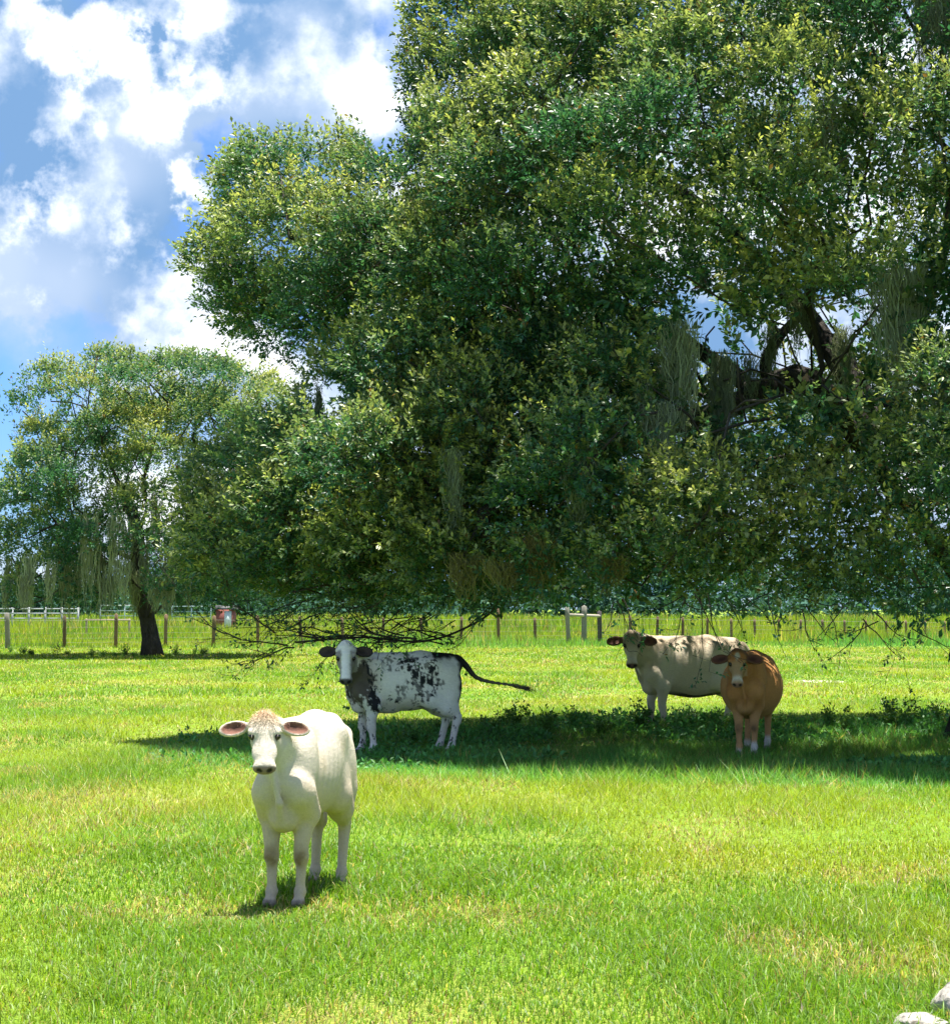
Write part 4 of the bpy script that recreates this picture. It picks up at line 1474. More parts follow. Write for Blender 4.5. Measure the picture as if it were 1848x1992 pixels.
def paint_common(c, v, I, muzzle, nostril, inner_ear, hoof, mz_start=0.90):
    S, h = I['S'], I['h']
    inhead = (np.abs(h[:, 1]) < 0.23) & (h[:, 0] > -0.2) & (h[:, 0] < 1.2) & (h[:, 2] > -0.5) & (h[:, 2] < 0.3)
    # nose pad
    mz = smooth(mz_start, mz_start + 0.05, h[:, 0] - 0.35 * (h[:, 2] + 0.12)) * inhead * smooth(-0.26, -0.2, h[:, 2])
    c = lerp(c, muzzle, mz)
    for sg in (1, -1):
        d = np.sqrt(((h[:, 0] - 0.985) / 1.1) ** 2 + (h[:, 1] - sg * 0.085) ** 2 + ((h[:, 2] + 0.075) * 1.3) ** 2)
        c = lerp(c, nostril, (1 - smooth(0.040, 0.066, d)) * inhead)
        d = np.sqrt(((h[:, 0] - 0.365) / 1.35) ** 2 + ((h[:, 1] - sg * 0.19 * I['hw']) / 0.9) ** 2 + ((h[:, 2] + 0.055)) ** 2)
        c = lerp(c, np.array([0.05, 0.038, 0.03]), (1 - smooth(0.052, 0.085, d)) * inhead)
    d = np.abs(h[:, 2] + 0.205) + 0.6 * np.maximum(0, 0.93 - h[:, 0])
    c = lerp(c, np.array([0.07, 0.05, 0.045]), (1 - smooth(0.010, 0.022, d)) * inhead * 0.8)
    for (ec, ed, ew, en, L) in I['ears']:
        r = v - ec
        a, b, n = (r @ ed) / L, (r @ ew) / (0.125 * I['HL']), (r @ en) / I['HL']
        rad = np.sqrt(a * a + b * b)
        m = (1 - smooth(0.74, 0.90, rad)) * smooth(-0.035, -0.012, n) * (np.abs(n) < 0.12)
        c = lerp(c, inner_ear, m)
        deep = (1 - smooth(0.2, 0.6, np.sqrt((a + 0.25) ** 2 + (b * 0.9) ** 2))) * m
        c = lerp(c, np.asarray(inner_ear) * 0.45, deep * 0.8)
    hm = 1 - smooth(0.040 * S, 0.055 * S, v[:, 2])
    c = lerp(c, hoof, hm)
    return c


def paint_calf(v, I):
    S, h = I['S'], I['h']
    n = fbm(v * 6, 4, 2)
    c = np.tile(np.array([0.50, 0.405, 0.285]), (len(v), 1))
    c = lerp(c, [0.64, 0.585, 0.49], smooth(0.45, 0.8, v[:, 2] / S) * 0.7)  # creamy under parts, with the shading of front and underside darkened into the colour
    c = lerp(c, [0.60, 0.49, 0.34], smooth(0.55, 0.75, n) * 0.5)
    # tan poll and brow
    inh = (np.abs(h[:, 1]) < 0.24) & (h[:, 0] > -0.2) & (h[:, 0] < 0.5) & (h[:, 2] > -0.2)
    c = lerp(c, [0.62, 0.43, 0.24], inh * (1 - smooth(0.02, 0.30, h[:, 0])) * (0.45 + 0.5 * fbm(v * 30, 3, 5)))
    c = lerp(c, [0.42, 0.32, 0.22], inh * (1 - smooth(0.03, 0.09, np.abs(h[:, 1] - 0.01))) * smooth(0.05, 0.12, h[:, 0]) * (1 - smooth(0.2, 0.3, h[:, 0])) * smooth(0.5, 0.62, fbm(v * 45, 3, 8)))
    # grubby knees, fetlocks and hocks
    zf = v[:, 2] / S
    k = knee_mask(v, I, 0.066)
    c = lerp(c, [0.17, 0.11, 0.05], np.clip(k * (0.2 + 1.5 * fbm(v * 38, 3, 77)), 0, 0.88))
    k = np.exp(-((zf - 0.33) / 0.05) ** 2) * (v[:, 0] < -0.5 * S)
    c = lerp(c, [0.35, 0.26, 0.16], np.clip(k * 0.35, 0, 0.35))
    k = np.exp(-((zf - 0.07) / 0.03) ** 2)
    c = lerp(c, [0.40, 0.33, 0.24], np.clip(k * 0.8, 0, 0.7) * n * 1.4)
    c = paint_common(c, v, I, [0.25, 0.17, 0.145], [0.02, 0.016, 0.016], [0.20, 0.088, 0.058], [0.22, 0.18, 0.14], 0.865)
    return c


def paint_spotted(v, I):
    S, h = I['S'], I['h']
    x, y, z = v[:, 0] / S, v[:, 1] / S, v[:, 2] / S
    c = np.tile(np.array([0.78, 0.76, 0.72]), (len(v), 1))
    c = lerp(c, [0.60, 0.50, 0.42], smooth(0.45, 0.62, fbm(v * 2.2, 3, 4)) * 0.5)
    black = np.array([0.018, 0.019, 0.022])
    grey = np.array([0.105, 0.088, 0.072])
    sp = fbm(v * np.array([24, 24, 17]) / S, 3, 31)
    sp2 = fbm(v * np.array([62, 62, 44]) / S, 3, 37)
    # grey brown shoulder and neck
    hd = np.linalg.norm(h - np.array([0.4, 0, -0.1]), axis=1)
    neck = np.exp(-(((x - 0.45) / 0.15) ** 2 + ((z - 0.72) / 0.24) ** 2)) * (hd > 0.42)
    c = lerp(c, grey, smooth(0.34, 0.52, neck + (sp - 0.5) * 0.7 + (sp2 - 0.5) * 0.7))
    # ragged black edge behind it and down the upper leg
    edge = np.exp(-(((x - 0.345 + 0.12 * (0.75 - z)) / 0.055) ** 2)) * (z > 0.42) * (z < 0.93)
    c = lerp(c, black, smooth(0.56, 0.64, sp * 0.6 + sp2 * 0.4 + edge * 0.20 - 0.06) * (edge > 0.08))
    # scattered flank spots in diagonal bands
    def blob(cx, cz, rx, rz, tilt, gain):
        dx, dz = x - cx, z - cz
        a, b = dx * math.cos(tilt) + dz * math.sin(tilt), -dx * math.sin(tilt) + dz * math.cos(tilt)
        return gain * np.exp(-((a / rx) ** 2 + (b / rz) ** 2))
    side = (np.abs(y) > 0.02)
    band = (blob(0.10, 0.56, 0.075, 0.10, 0.3, 1) + blob(-0.14, 0.62, 0.10, 0.20, -0.35, 1) + blob(-0.22, 0.76, 0.13, 0.10, 0.9, 1)
            + blob(-0.12, 0.90, 0.20, 0.07, 0, .9) + blob(0.10, 0.90, 0.14, 0.07, -0.3, .9) + blob(-0.30, 0.70, 0.08, 0.08, 0, .7))
    s = sp * 0.55 + sp2 * 0.45
    c = lerp(c, black, smooth(0.515, 0.575, s + band * 0.11 - 0.055) * (0.72 + 0.28 * smooth(0.4, 0.6, fbm(v * 9, 2, 91))) * side * smooth(0.15, 0.4, band))
    # black rump stripe, back of the thigh
    rump = (x < -0.30) * smooth(0.905, 0.955, z + (sp - 0.5) * 0.06)
    c = lerp(c, black, np.clip(rump, 0, 1))
    back = smooth(-0.525, -0.57, x + (sp - 0.5) * 0.06) * (z > 0.50)
    c = lerp(c, black, np.clip(back, 0, 1))
    tailm = (x < -0.585)
    tl = np.linalg.norm(v - I['tail'][-1], axis=1) / S
    c = lerp(c, black, tailm * 1.0)
    c = lerp(c, [0.16, 0.14, 0.10], tailm * (1 - smooth(0.25, 0.7, tl)))
    # spots on the legs
    leg = (z < 0.45) & (z > 0.05)
    c = lerp(c, black, leg * smooth(0.60, 0.66, sp2 * 0.7 + sp * 0.3 + 0.02 * (x > 0)))
    # head: white face, grey cheeks, black ears and rims
    inh = (hd < 0.75) & (h[:, 0] > -0.15) & (np.abs(h[:, 1]) < 0.5) & (h[:, 2] > -0.5)
    face = inh & (np.abs(h[:, 1]) < 0.26)
    c = lerp(c, [0.80, 0.78, 0.74], face * 1.0)
    c = lerp(c, [0.20, 0.18, 0.16], face * smooth(0.075, 0.12, np.abs(h[:, 1]) + (sp2 - 0.5) * 0.05) * smooth(0.14, 0.26, h[:, 0]) * 0.85)
    ear = ear_mask(v, I)
    c = lerp(c, [0.03, 0.027, 0.025], ear * 1.0)
    c = paint_common(c, v, I, [0.085, 0.08, 0.085], [0.01, 0.01, 0.01], [0.055, 0.04, 0.035], [0.10, 0.09, 0.08], 0.86)
    return c


def paint_cream(v, I):
    S, h = I['S'], I['h']
    z = v[:, 2] / S
    n = fbm(v * 3, 4, 6)
    c = np.tile(np.array([0.64, 0.55, 0.40]), (len(v), 1))
    c = lerp(c, [0.72, 0.64, 0.50], smooth(0.4, 0.65, n))
    c = lerp(c, [0.40, 0.30, 0.19], smooth(0.8, 0.93, z) * 0.6)
    inh = (np.abs(h[:, 1]) < 0.25) & (h[:, 0] > -0.2) & (h[:, 0] < 1.1) & (h[:, 2] > -0.4)
    c = lerp(c, [0.36, 0.29, 0.20], inh * (1 - smooth(0.15, 0.5, h[:, 0])))
    ring = np.exp(-((h[:, 0] - 0.83) / 0.075) ** 2) * inh
    c = lerp(c, [0.66, 0.60, 0.52], ring)
    ear = ear_mask(v, I)
    c = lerp(c, [0.17, 0.11, 0.07], ear * 1.0)
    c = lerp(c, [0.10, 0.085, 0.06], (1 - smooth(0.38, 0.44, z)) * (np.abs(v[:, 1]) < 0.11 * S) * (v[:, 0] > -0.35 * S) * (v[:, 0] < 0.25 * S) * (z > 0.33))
    c = paint_common(c, v, I, [0.17, 0.10, 0.085], [0.02, 0.015, 0.015], [0.16, 0.07, 0.05], [0.12, 0.10, 0.08], 0.88)
    return c


def paint_brown(v, I):
    S, h = I['S'], I['h']
    z = v[:, 2] / S
    n = fbm(v * 4, 4, 16)
    c = np.tile(np.array([0.40, 0.175, 0.055]), (len(v), 1))
    c = lerp(c, [0.50, 0.25, 0.09], smooth(0.4, 0.65, n))
    c = lerp(c, [0.50, 0.30, 0.14], (1 - smooth(0.35, 0.60, z)) * 0.6)
    k = knee_mask(v, I, 0.05)
    c = lerp(c, [0.12, 0.075, 0.04], np.clip(k * (0.2 + 1.3 * fbm(v * 30, 3, 78)), 0, 0.8))
    c = lerp(c, [0.62, 0.57, 0.50], 1 - smooth(0.10, 0.16, z + (n - 0.5) * 0.10 + 0.05 * (v[:, 1] < 0)))
    hd = np.linalg.norm(h - np.array([0.4, 0, -0.1]), axis=1)
    inh = (np.abs(h[:, 1]) < 0.25) & (h[:, 0] > -0.2) & (h[:, 0] < 1.1) & (h[:, 2] > -0.4)
    c = lerp(c, [0.44, 0.28, 0.15], inh * smooth(0.25, 0.45, h[:, 0]))
    c = lerp(c, [0.16, 0.08, 0.04], inh * (1 - smooth(0.0, 0.13, h[:, 0])) * 0.85)
    c = lerp(c, [0.50, 0.44, 0.34], inh * (1 - smooth(0.05, 0.09, np.abs(h[:, 1]) + 0.45 * np.abs(h[:, 0] - 0.20) + (fbm(v * 40, 2, 3) - 0.5) * 0.06)) * smooth(0.04, 0.1, h[:, 0]) * (1 - smooth(0.30, 0.40, h[:, 0])))
    ring = np.exp(-((h[:, 0] - 0.82) / 0.07) ** 2) * inh
    c = lerp(c, [0.68, 0.61, 0.52], ring)
    ear = ear_mask(v, I)
    c = lerp(c, [0.15, 0.075, 0.04], ear * 1.0)
    c = paint_common(c, v, I, [0.30, 0.17, 0.135], [0.02, 0.015, 0.015], [0.13, 0.055, 0.04], [0.30, 0.26, 0.22], 0.885)
    return c


def build_cattle():
    always = lambda p: np.ones(len(p))
    # white calf
    foot = ground_at(560, 1764)
    poll = at(515, 1392, foot[1] - 0.22)
    r, I = build_cow('calf', 'small cream white calf standing in full sun, pale pink ears out', 'calf', foot, math.radians(-90 - 11), 1.02, 0.0086, poll, 0.335,
                     math.radians(54), paint_calf, girth=0.92, width=0.70, bw=0.76, ribs=0.0017, hook=0.1, legk=0.79, face=1.28, knob=1.13, nk=0.74, hw=1.20, mzw=1.26,
                     legs=[(0.03, 0.0), (0.035, -0.0), (0.05, 0.0), (-0.02, 0.0)], ear_droop=0.12,
                     tail=[(-0.60, 0, 0.90), (-0.67, 0, 0.80), (-0.66, -0.02, 0.6), (-0.60, -0.05, 0.42), (-0.58, -0.05, 0.34)], earlen=1.10)
    hair(r, I, 60000, 0.008, always, M_HAIR, 'coat', lift=0.14)
    hp, HL = I['hp'], I['HL']
    pc = hp(0.05, 0, -0.02)
    hair(r, I, 1500, 0.022, lambda p: np.exp(-(np.linalg.norm(p - pc, axis=1) / (0.19 * HL)) ** 2), M_HAIR, 'poll_hair', back=0, down=0.4, width=0.0022, lift=0.8)
    # spotted heifer
    foot = ground_at(716, 1468)
    poll = at(673, 1252, foot[1] - 0.35)
    r, I = build_cow('cow', 'white heifer with black spots and grey shoulder, tail swung out behind', 'cow', foot, math.radians(180 + 17), 1.13, 0.0128, poll, 0.49,
                     math.radians(55), paint_spotted, ribs=0.001, hook=0.7, girth=0.97, legk=0.92, knob=1.06, face=1.08, nk=0.9, earlen=0.92, width=0.95, legs=[(-0.03, 0.02), (0.02, -0.02), (0.02, 0.0), (0.07, 0.0)], ear_droop=0.02,
                     tail=[(-0.57, 0, 0.93), (-0.66, 0.01, 0.86), (-0.76, 0.03, 0.74), (-0.92, 0.06, 0.69), (-1.10, 0.10, 0.665), (-1.25, 0.14, 0.635)])
    hair(r, I, 30000, 0.014, always, M_HAIR, 'coat', width=0.0028)
    switch(r, I, 120, 0.16, np.array([0.09, 0.08, 0.055]))
    # cream cow
    foot = ground_at(1280, 1424)
    poll = at(1229, 1231, foot[1] - 0.35)
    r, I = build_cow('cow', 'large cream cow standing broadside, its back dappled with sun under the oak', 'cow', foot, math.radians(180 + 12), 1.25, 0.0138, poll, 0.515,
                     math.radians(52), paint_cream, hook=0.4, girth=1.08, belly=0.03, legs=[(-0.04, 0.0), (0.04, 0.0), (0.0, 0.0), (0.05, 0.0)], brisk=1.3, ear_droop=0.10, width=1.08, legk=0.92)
    hair(r, I, 25000, 0.015, always, M_HAIR, 'coat', width=0.0032)
    # brown cow
    foot = ground_at(1453, 1470)
    poll = at(1434, 1267, foot[1] - 0.30)
    r, I = build_cow('cow', 'round bellied tan brown cow with white feet and pale muzzle ring', 'cow', foot, math.radians(-90 - 15), 1.13, 0.0128, poll, 0.43,
                     math.radians(54), paint_brown, girth=1.05, belly=0.05, legs=[(0.0, 0.0), (0.01, 0.0), (0.0, 0.0), (0.04, 0.0)], width=0.95, bw=1.30, legw=0.68, legk=0.86, ear_droop=0.10, earlen=1.05)
    hair(r, I, 25000, 0.014, always, M_HAIR, 'coat', width=0.0028)


def switch(root, I, n, length, col):
    """long hair at the tail end"""
    t = I['tail']
    d = unit(t[-1] - t[-2])
    p = t[-1] - d * rng.random((n, 1)) * 0.18 + rng.normal(size=(n, 3)) * 0.008
    dr = unit(d + rng.normal(size=(n, 3)) * 0.18 + np.array([0, 0, -0.10]))
    sd = unit(np.cross(dr, rng.normal(size=(n, 3)))) * 0.004
    V = np.stack([p - sd, p + sd, p + dr * length * (0.6 + 0.6 * rng.random((n, 1)))], 1).reshape(-1, 3)
    obj('tail_switch', np_mesh('tail_switch', V, np.arange(n)[:, None] * 3 + np.array([[0, 1, 2]]), np.tile(col, (3 * n, 1))), M_HAIR, root)


M_HAIR = surf_material('coat_hair', 0.6, 0.25, 60, 0.1, 0.0, 0.001)


# ---------------------------------------------------------------- fences, shed, far wood
def build_fence():
    root_p = ground_at(15, 1262)
    root = empty('wire_fence', root_p, 'woven wire fence on weathered wooden posts across the pasture', 'fence')
    # column, row of the foot, row of the top, width in px
    posts = [(15, 1263, 1194, 10), (125, 1261, 1199, 7), (225, 1260, 1195, 7), (322, 1259, 1196, 7), (415, 1259, 1199, 7.5), (502, 1257, 1198, 6), (587, 1256, 1200, 6), (667, 1256, 1201, 6),
             (745, 1255, 1202, 6), (821, 1255, 1202, 6), (897, 1255, 1201, 6), (970, 1255, 1185, 6.5), (1041, 1253, 1203, 6), (1106, 1254, 1182, 9), (1136, 1253, 1180, 11), (1167, 1252, 1190, 9),
             (1226, 1250, 1199, 6), (1278, 1249, 1200, 5.5), (1328, 1249, 1202, 5.5), (1376, 1248, 1203, 5), (1423, 1247, 1204, 5), (1469, 1246, 1205, 5), (1514, 1246, 1205, 5), (1558, 1245, 1206, 5), (1601, 1245, 1206, 5),
             (1643, 1244, 1207, 4.5), (1684, 1244, 1207, 4.5), (1724, 1243, 1208, 4.5), (1763, 1243, 1208, 4.5), (1801, 1242, 1209, 4.5), (1838, 1242, 1209, 4.5), (1874, 1241, 1209, 4.5), (-100, 1265, 1196, 8), (1908, 1241, 1209, 4)]
    feet = []
    for i, (x, yf, yt, w) in enumerate(posts):
        p = ground_at(x, yf)
        top = at(x, yt, p[1])
        r = w * p[1] / F_PX / 2
        g = Geo()
        k = rng.random()
        lean = rng.normal(size=2) * 0.02
        zs = np.array([-0.15, 0.3, 0.8, 1.0]) * top[2]
        zs[0] = -0.15
        pts = np.stack([p[0] - root_p[0] + lean[0] * zs, p[1] - root_p[1] + lean[1] * zs, zs], -1)
        col = np.array([0.16, 0.105, 0.065]) * (0.7 + 0.6 * k) if i not in (0, 13, 14) else np.array([0.20, 0.19, 0.16])
        if i == 15:
            col = np.array([0.07, 0.06, 0.06])
        g.tube(pts, np.array([r * 1.05, r, r, r * 0.95]), 10, col)
        obj('post', g.mesh('post', False), M_POST, root)
        feet.append((x, p, top[2]))
    # brace rail between the heavy corner posts
    a, b = feet[13], feet[15]
    g = Geo()
    g.tube(np.array([a[1] + [0, 0, a[2] * 0.80], b[1] + [0, 0, b[2] * 0.86]]) - root_p, [0.07, 0.07], 8, np.array([0.36, 0.32, 0.26]))
    obj('brace_rail', g.mesh('brace_rail'), M_POST, root)
    g = Geo()
    fs = sorted(feet, key=lambda f: f[0])
    for (xa, pa, ha), (xb, pb, hb) in zip(fs[:-1], fs[1:]):
        h = min(ha, hb, 1.2) * 0.95
        for t in (0.06, 0.2, 0.36, 0.54, 0.75, 1.0):
            g.tube(np.array([pa + [0, -0.05, h * t], (pa + pb) / 2 + [0, -0.05, h * t - 0.012], pb + [0, -0.05, h * t]]) - root_p, 0.0035 if t < 1 else 0.005, 3, np.array([0.30, 0.29, 0.26]), cap=False)
        n = max(2, int(np.linalg.norm(pb - pa) / 0.22))
        for s in (np.arange(n) + 0.5) / n:
            p = pa + (pb - pa) * s - root_p
            g.tube(np.array([p + [0, -0.05, 0.02], p + [0, -0.05, h]]), 0.0032, 3, np.array([0.30, 0.29, 0.26]), cap=False)
    obj('wire_mesh', g.mesh('wire_mesh'), M_WIRE, root)


def build_far():
    # painted rail fence at the far left
    Y = 165.0
    p0 = at(-40, 1200, Y)
    root = empty('rail_fence', (p0[0], Y, 0), 'long pale painted three rail fence far behind the moss hung oak', 'fence')
    s = Y / F_PX
    x1 = at(152, 1200, Y)[0] - p0[0]
    for i, x in enumerate(np.linspace(0, x1, 7)):
        g = Geo(); g.box((x - .07, -0.07, -0.1), (x + .07, 0.07, 1.75), np.array([0.36, 0.38, 0.40]))
        obj('fence_post', g.mesh('fence_post'), M_PAINT, root)
    for z in (0.85, 1.25, 1.62):
        for a, b in zip(np.linspace(0, x1, 7)[:-1], np.linspace(0, x1, 7)[1:]):
            g = Geo(); g.box((a + 0.005, -0.11, z - 0.05), (b - 0.005, -0.072, z + 0.05), np.array([0.40, 0.43, 0.46]))
            obj('rail', g.mesh('rail'), M_PAINT, root)
    # tube gates and pens further right
    for k, (xa, xb, yt, yb, Yg, lab) in enumerate(((195, 290, 1178, 1192, 190, 'pale tube gate far behind the leaning oak trunk'), (335, 410, 1180, 1206, 180, 'blue grey pipe cattle pen beside the small red shed'),
                                                   (165, 255, 1206, 1212, 120, 'low weathered timber rail lying across the rough grass'))):
        pa, pb = at(xa, 1200, Yg), at(xb, 1200, Yg)
        ht = at(xa, yt, Yg)[2]
        root = empty(('farm_gate', 'cattle_pen', 'timber_rail')[k], (pa[0], Yg, 0), lab, ('gate', 'pen', 'rail')[k])
        L = pb[0] - pa[0]
        col = (np.array([0.55, 0.6, 0.62]), np.array([0.30, 0.40, 0.44]), np.array([0.35, 0.27, 0.2]))[k]
        for x in (0, L / 2, L) if k < 2 else (0.1, L - 0.1):
            g = Geo(); g.tube(np.array([[x, 0, -0.1], [x, 0, ht + 0.05]]), 0.06, 6, col)
            obj('upright', g.mesh('upright'), M_PAINT, root)
        for z in ((0.5, 0.75, 1.0) if k < 2 else (1.0,)):
            g = Geo(); g.tube(np.array([[0, -0.10, ht * z], [L, -0.10, ht * z]]), 0.05, 6, col)
            obj('rail', g.mesh('rail'), M_PAINT, root)
    # small red shed
    Ys = 150.0
    a, b = at(420, 1215, Ys), at(453, 1215, Ys)
    root = empty('shed', ((a[0] + b[0]) / 2, Ys, 0), 'small faded red shed with pale door at the pasture edge', 'shed')
    hw = (b[0] - a[0]) / 2
    ht = at(440, 1186, Ys)[2]
    g = Geo(); g.box((-hw, 0, 0), (hw, 2.2, ht), np.array([0.23, 0.085, 0.075])); obj('wall', g.mesh('shed_wall'), M_POST, root)
    g = Geo()
    v = np.array([[-hw - .15, -0.2, ht], [hw + .15, -0.2, ht], [hw + .15, 2.4, ht], [-hw - .15, 2.4, ht], [-hw - .15, 1.1, ht + .3], [hw + .15, 1.1, ht + .3]])
    g.add(v, [[0, 1, 5, 4], [2, 3, 4, 5], [0, 3, 2, 1]], [[0, 4, 3], [1, 2, 5]], np.array([0.10, 0.10, 0.095])); obj('roof', g.mesh('shed_roof'), M_PAINT, root)
    g = Geo(); g.box((hw - 0.62, -0.04, 0), (hw - 0.1, -0.005, ht * 0.93), np.array([0.55, 0.62, 0.66])); obj('door', g.mesh('shed_door'), M_PAINT, root)
    # far wood: one mass of crowns along the horizon
    g = Geo()
    n = 230
    cx = np.linspace(-95, 110, n) + rng.normal(size=n) * 1.2
    cy = 300 + rng.uniform(-15, 40, n)
    hgt = (4.2 + 5.5 * smooth(-5, 12, cx)) + 2.8 * fbm(np.stack([cx * 0.05, cy * 0, cx * 0], -1), 3, 12) + rng.uniform(-0.6, 0.8, n)
    per = 150
    A = []
    for i in range(n):
        u = unit(rng.normal(size=(per, 3)))
        rr = rng.random(per) ** 0.4
        A.append(np.stack([cx[i] + u[:, 0] * rr * 3.0, cy[i] + u[:, 1] * rr * 2.4, hgt[i] * 0.52 + u[:, 2] * rr * hgt[i] * 0.52], -1))
    A.append(np.stack([rng.uniform(-96, 111, 9000), rng.uniform(284, 300, 9000), rng.uniform(0.1, 3.6, 9000)], -1))
    A = np.concatenate(A)
    A[:, 2] = np.maximum(A[:, 2], 0.1)
    D = unit(rng.normal(size=A.shape) + [0, -0.3, 0.4])
    cf = lambda tp, N: np.array([0.040, 0.105, 0.075]) * (0.6 + 0.9 * rng.random(N))[:, None]  # blue of distant haze mixed into the leaf colour
    v, t, c = make_leaves(A, D, np.full(len(A), 0.5), 1, 1.25, cf, np.zeros(len(A)))
    obj('far_wood', np_mesh('far_wood', v, t, c), M_WOODFAR, None, 'bluish far off wood closing the pasture beyond the fences', 'wood', None, 'stuff')


# ---------------------------------------------------------------- weeds, ground cover, rocks, bare patch
def weed_mesh(height, nstem, seed):
    r = np.random.default_rng(seed)
    gs, gl = Geo(), Geo()
    A, D, T = [], [], []
    for k in range(nstem):
        d = unit([r.normal() * 0.28, r.normal() * 0.28, 1])
        L = height * r.uniform(0.6, 1.0)
        m = 7
        pts = [np.array([r.normal() * 0.03, r.normal() * 0.03, -0.02])]
        for i in range(m):
            d = unit(d + r.normal(size=3) * 0.12)
            pts.append(pts[-1] + d * L / m)
            if i > 0:
                for _ in range(3):
                    sd = unit(np.array([r.normal(), r.normal(), 0.25]) + d * 0.5)
                    A.append(pts[-1]); D.append(sd); T.append(0.05 + 0.07 * r.random())
        gs.tube(np.array(pts), np.linspace(0.004, 0.0018, m + 1), 4, np.array([0.06, 0.09, 0.03]), cap=False)
    A, D, T = np.array(A), np.array(D), np.array(T)
    cf = lambda tp, N: (np.array([0.09, 0.22, 0.05]) * (1 - 0.5 * r.random((N, 1))) + np.array([0.03, 0.035, 0.0]) * r.random((N, 1)))
    v, t, c = make_leaves(A, D, T, 3, 0.062, cf, np.zeros(len(A)))
    # wider leaves than the oak's
    gl.add(v, None, t, c)
    return gs.mesh('weed_stem'), gl.mesh('weed_leaves')


def build_weeds():
    variants = [weed_mesh(h, n, s) for h, n, s in ((0.42, 5, 1), (0.34, 6, 2), (0.50, 4, 3), (0.28, 7, 4), (0.38, 5, 5), (0.24, 8, 6))]
    spots = [(1000, 1422), (985, 1418), (1215, 1420), (1195, 1416), (1290, 1428), (1300, 1424), (1345, 1420), (1360, 1416), (1372, 1424), (1405, 1418), (1390, 1426), (1328, 1424), (1420, 1430),
             (940, 1420), (905, 1428), (860, 1432), (1040, 1420), (1075, 1416), (1110, 1420), (1150, 1418), (1540, 1420), (1580, 1416), (1620, 1420), (1655, 1414), (1700, 1412), (1730, 1408), (1760, 1414),
             (1790, 1410), (1825, 1408), (1500, 1424), (1250, 1424), (800, 1448), (830, 1444), (1170, 1430), (1060, 1432), (960, 1434), (1640, 1430), (1740, 1424)]
    for i, (x, y) in enumerate(spots):
        p = ground_at(x, y)
        k = i % len(variants)
        lab, grp = (('leafy upright weed growing behind the rump of the spotted heifer', 'weeds behind the heifer') if x < 1120 else
                    ('leafy upright weed growing around the legs of the cream cow', 'weeds around the cream cow') if x < 1440 else
                    ('leafy upright weed on the shade edge between brown cow and great trunk', 'weeds beside the great trunk'))
        root = empty('weed_plant', p, lab, 'weed', grp, rng.random() * 6.28)
        s = rng.uniform(0.5, 1.05)
        root.scale = (s, s, s)
        st = obj('stem', variants[k][0], M_TWIG, root)
        lf = obj('leaves', variants[k][1], M_WEED, root)
    # low weeds by the left tree and fence
    for i, (x, y) in enumerate([(20, 1272), (45, 1274), (110, 1276), (130, 1276), (200, 1279), (225, 1279), (245, 1278), (262, 1280), (375, 1277), (395, 1276), (340, 1278), (60, 1276), (180, 1280)]):
        p = ground_at(x, y)
        root = empty('weed_plant', p, 'low weed tuft growing in shade by the leaning oak trunk', 'weed', 'weeds by the small oak', rng.random() * 6.28)
        s = rng.uniform(0.6, 1.1)
        root.scale = (s, s, s)
        obj('stem', variants[i % 6][0], M_TWIG, root)
        obj('leaves', variants[i % 6][1], M_WEED, root)
    # broad leaved ground cover in the shade
    n = 15000
    x = rng.uniform(-3.6, 8.5, n); y = rng.uniform(20.3, 28.8, n)
    d = fbm(np.stack([x * 0.6, y * 0.4, np.zeros(n)], -1), 3, 61)
    m = (in_shade(x, y) > 0.4) & (d > 0.46) & (rng.random(n) < 0.25 + 0.75 * smooth(-2.5, 1.5, x))
    x, y, d = x[m], y[m], d[m]
    n = len(x)
    A = np.stack([x, y, rng.random(n) ** 1.5 * (0.03 + 0.16 * smooth(0.45, 0.7, d) * smooth(22.6, 25.5, y)) + 0.015], -1)
    D = unit(rng.normal(size=(n, 3)) * [1, 1, 0.3] + [0, 0, 0.6])
    cf = lambda tp, N: np.array([0.075, 0.235, 0.065]) * (0.5 + 1.0 * rng.random(N))[:, None]
    v, t, c = make_leaves(A, D, np.full(n, 0.06), 3, 0.075, cf, np.zeros(n))
    obj('ground_cover', np_mesh('ground_cover', v, t, c), M_WEED, None, 'dense dark broad leaved ground cover in the oak shade', 'ground cover', None, 'stuff')


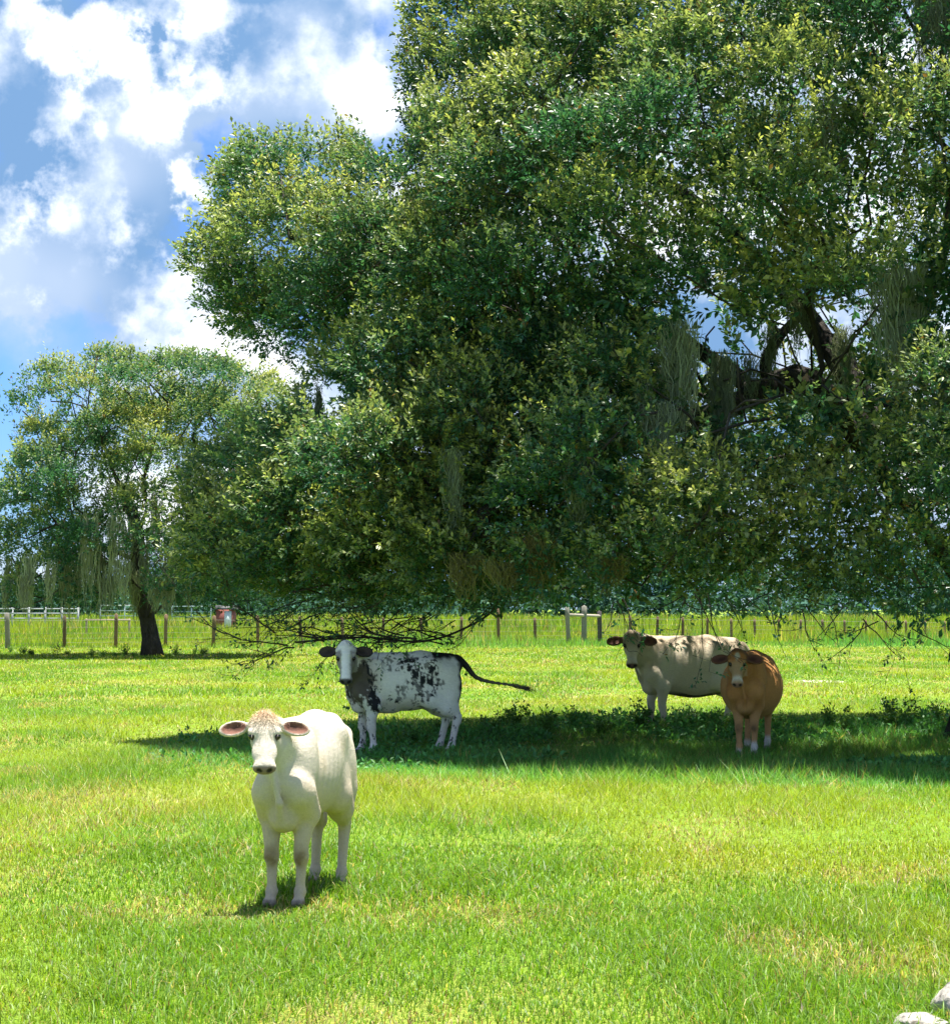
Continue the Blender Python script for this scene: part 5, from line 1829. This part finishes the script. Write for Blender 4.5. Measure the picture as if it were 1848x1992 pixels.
def rock_mesh(rad, seed, flat=1.0):
    import bmesh
    bm = bmesh.new()
    bmesh.ops.create_icosphere(bm, subdivisions=5, radius=1.0)
    me = bpy.data.meshes.new('rock')
    P = np.array([v.co[:] for v in bm.verts])
    n = fbm(P * 1.3 + seed, 2, seed) - 0.5
    n2 = fbm(P * 5 + seed, 4, seed + 3) - 0.5
    # planed facets
    r = np.random.default_rng(seed)
    d = np.ones(len(P))
    for _ in range(9):
        nv = unit(r.normal(size=3))
        dd = r.uniform(0.62, 0.9)
        pr = P @ nv
        d = np.where(pr > dd, np.minimum(d, dd / np.maximum(pr, 1e-3)), d)
    P = P * (d * (1 + 0.35 * n + 0.14 * n2))[:, None] * np.asarray(rad)
    for v, p in zip(bm.verts, P):
        v.co = p
    for f in bm.faces:
        f.smooth = True
    bm.to_mesh(me)
    bm.free()
    pit = smooth(0.54, 0.64, fbm(P * 22, 3, seed + 9))
    col = np.tile(np.array([0.36, 0.335, 0.29]), (len(P), 1))
    col = lerp(col, [0.10, 0.085, 0.07], pit * 0.95)
    col = np.concatenate([col, np.ones((len(P), 1))], 1).astype(np.float32)
    a = me.attributes.new('Col', 'FLOAT_COLOR', 'POINT')
    a.data.foreach_set('color', col.ravel())
    me.update()
    return me


def build_rocks():
    p = ground_at(1782, 2003)
    o = obj('rock', rock_mesh((0.10, 0.13, 0.05), 3), M_ROCK, None, 'low flat pitted white limestone slab lying in the grass', 'rock', 'limestone rocks in the grass')
    o.location = (p[0], p[1] - 0.10, 0.035)
    p = ground_at(1862, 1975)
    o = obj('rock', rock_mesh((0.12, 0.16, 0.12), 11), M_ROCK, None, 'grey stained limestone boulder standing upright beside the flat slab', 'rock', 'limestone rocks in the grass')
    o.location = (p[0] + 0.01, p[1] - 0.08, 0.075)
    # bare sand patch out in the sun
    p = ground_at(1590, 1326)
    k = 40
    a = np.linspace(0, 2 * np.pi, k, endpoint=False)
    rr = 1 + 0.35 * (vnoise(np.stack([np.cos(a) * 1.5, np.sin(a) * 1.5, a * 0], -1) + 9, 4) - 0.5)
    v = np.concatenate([[[0, 0, 0]], np.stack([np.cos(a) * rr * 0.55, np.sin(a) * rr * 0.9, a * 0], -1)])
    t = [[0, 1 + i, 1 + (i + 1) % k] for i in range(k)]
    me = np_mesh('sand_patch', v, np.array(t), np.tile(np.array([0.42, 0.39, 0.30]), (k + 1, 1)))
    o = obj('sand_patch', me, M_ROCK, kind='structure')
    o.location = (p[0], p[1], 0.004)


import time
_t = time.time()
for fn in (build_ground, build_grass, build_oak, build_left_oak, build_fence, build_far, build_weeds, build_rocks, build_cattle):
    fn()
    print(fn.__name__, round(time.time() - _t, 1), flush=True)
tri = 0
for me in bpy.data.meshes:
    tri += sum(1 for _ in ()) + len(me.loops) - 2 * len(me.polygons)
print('triangles', tri)
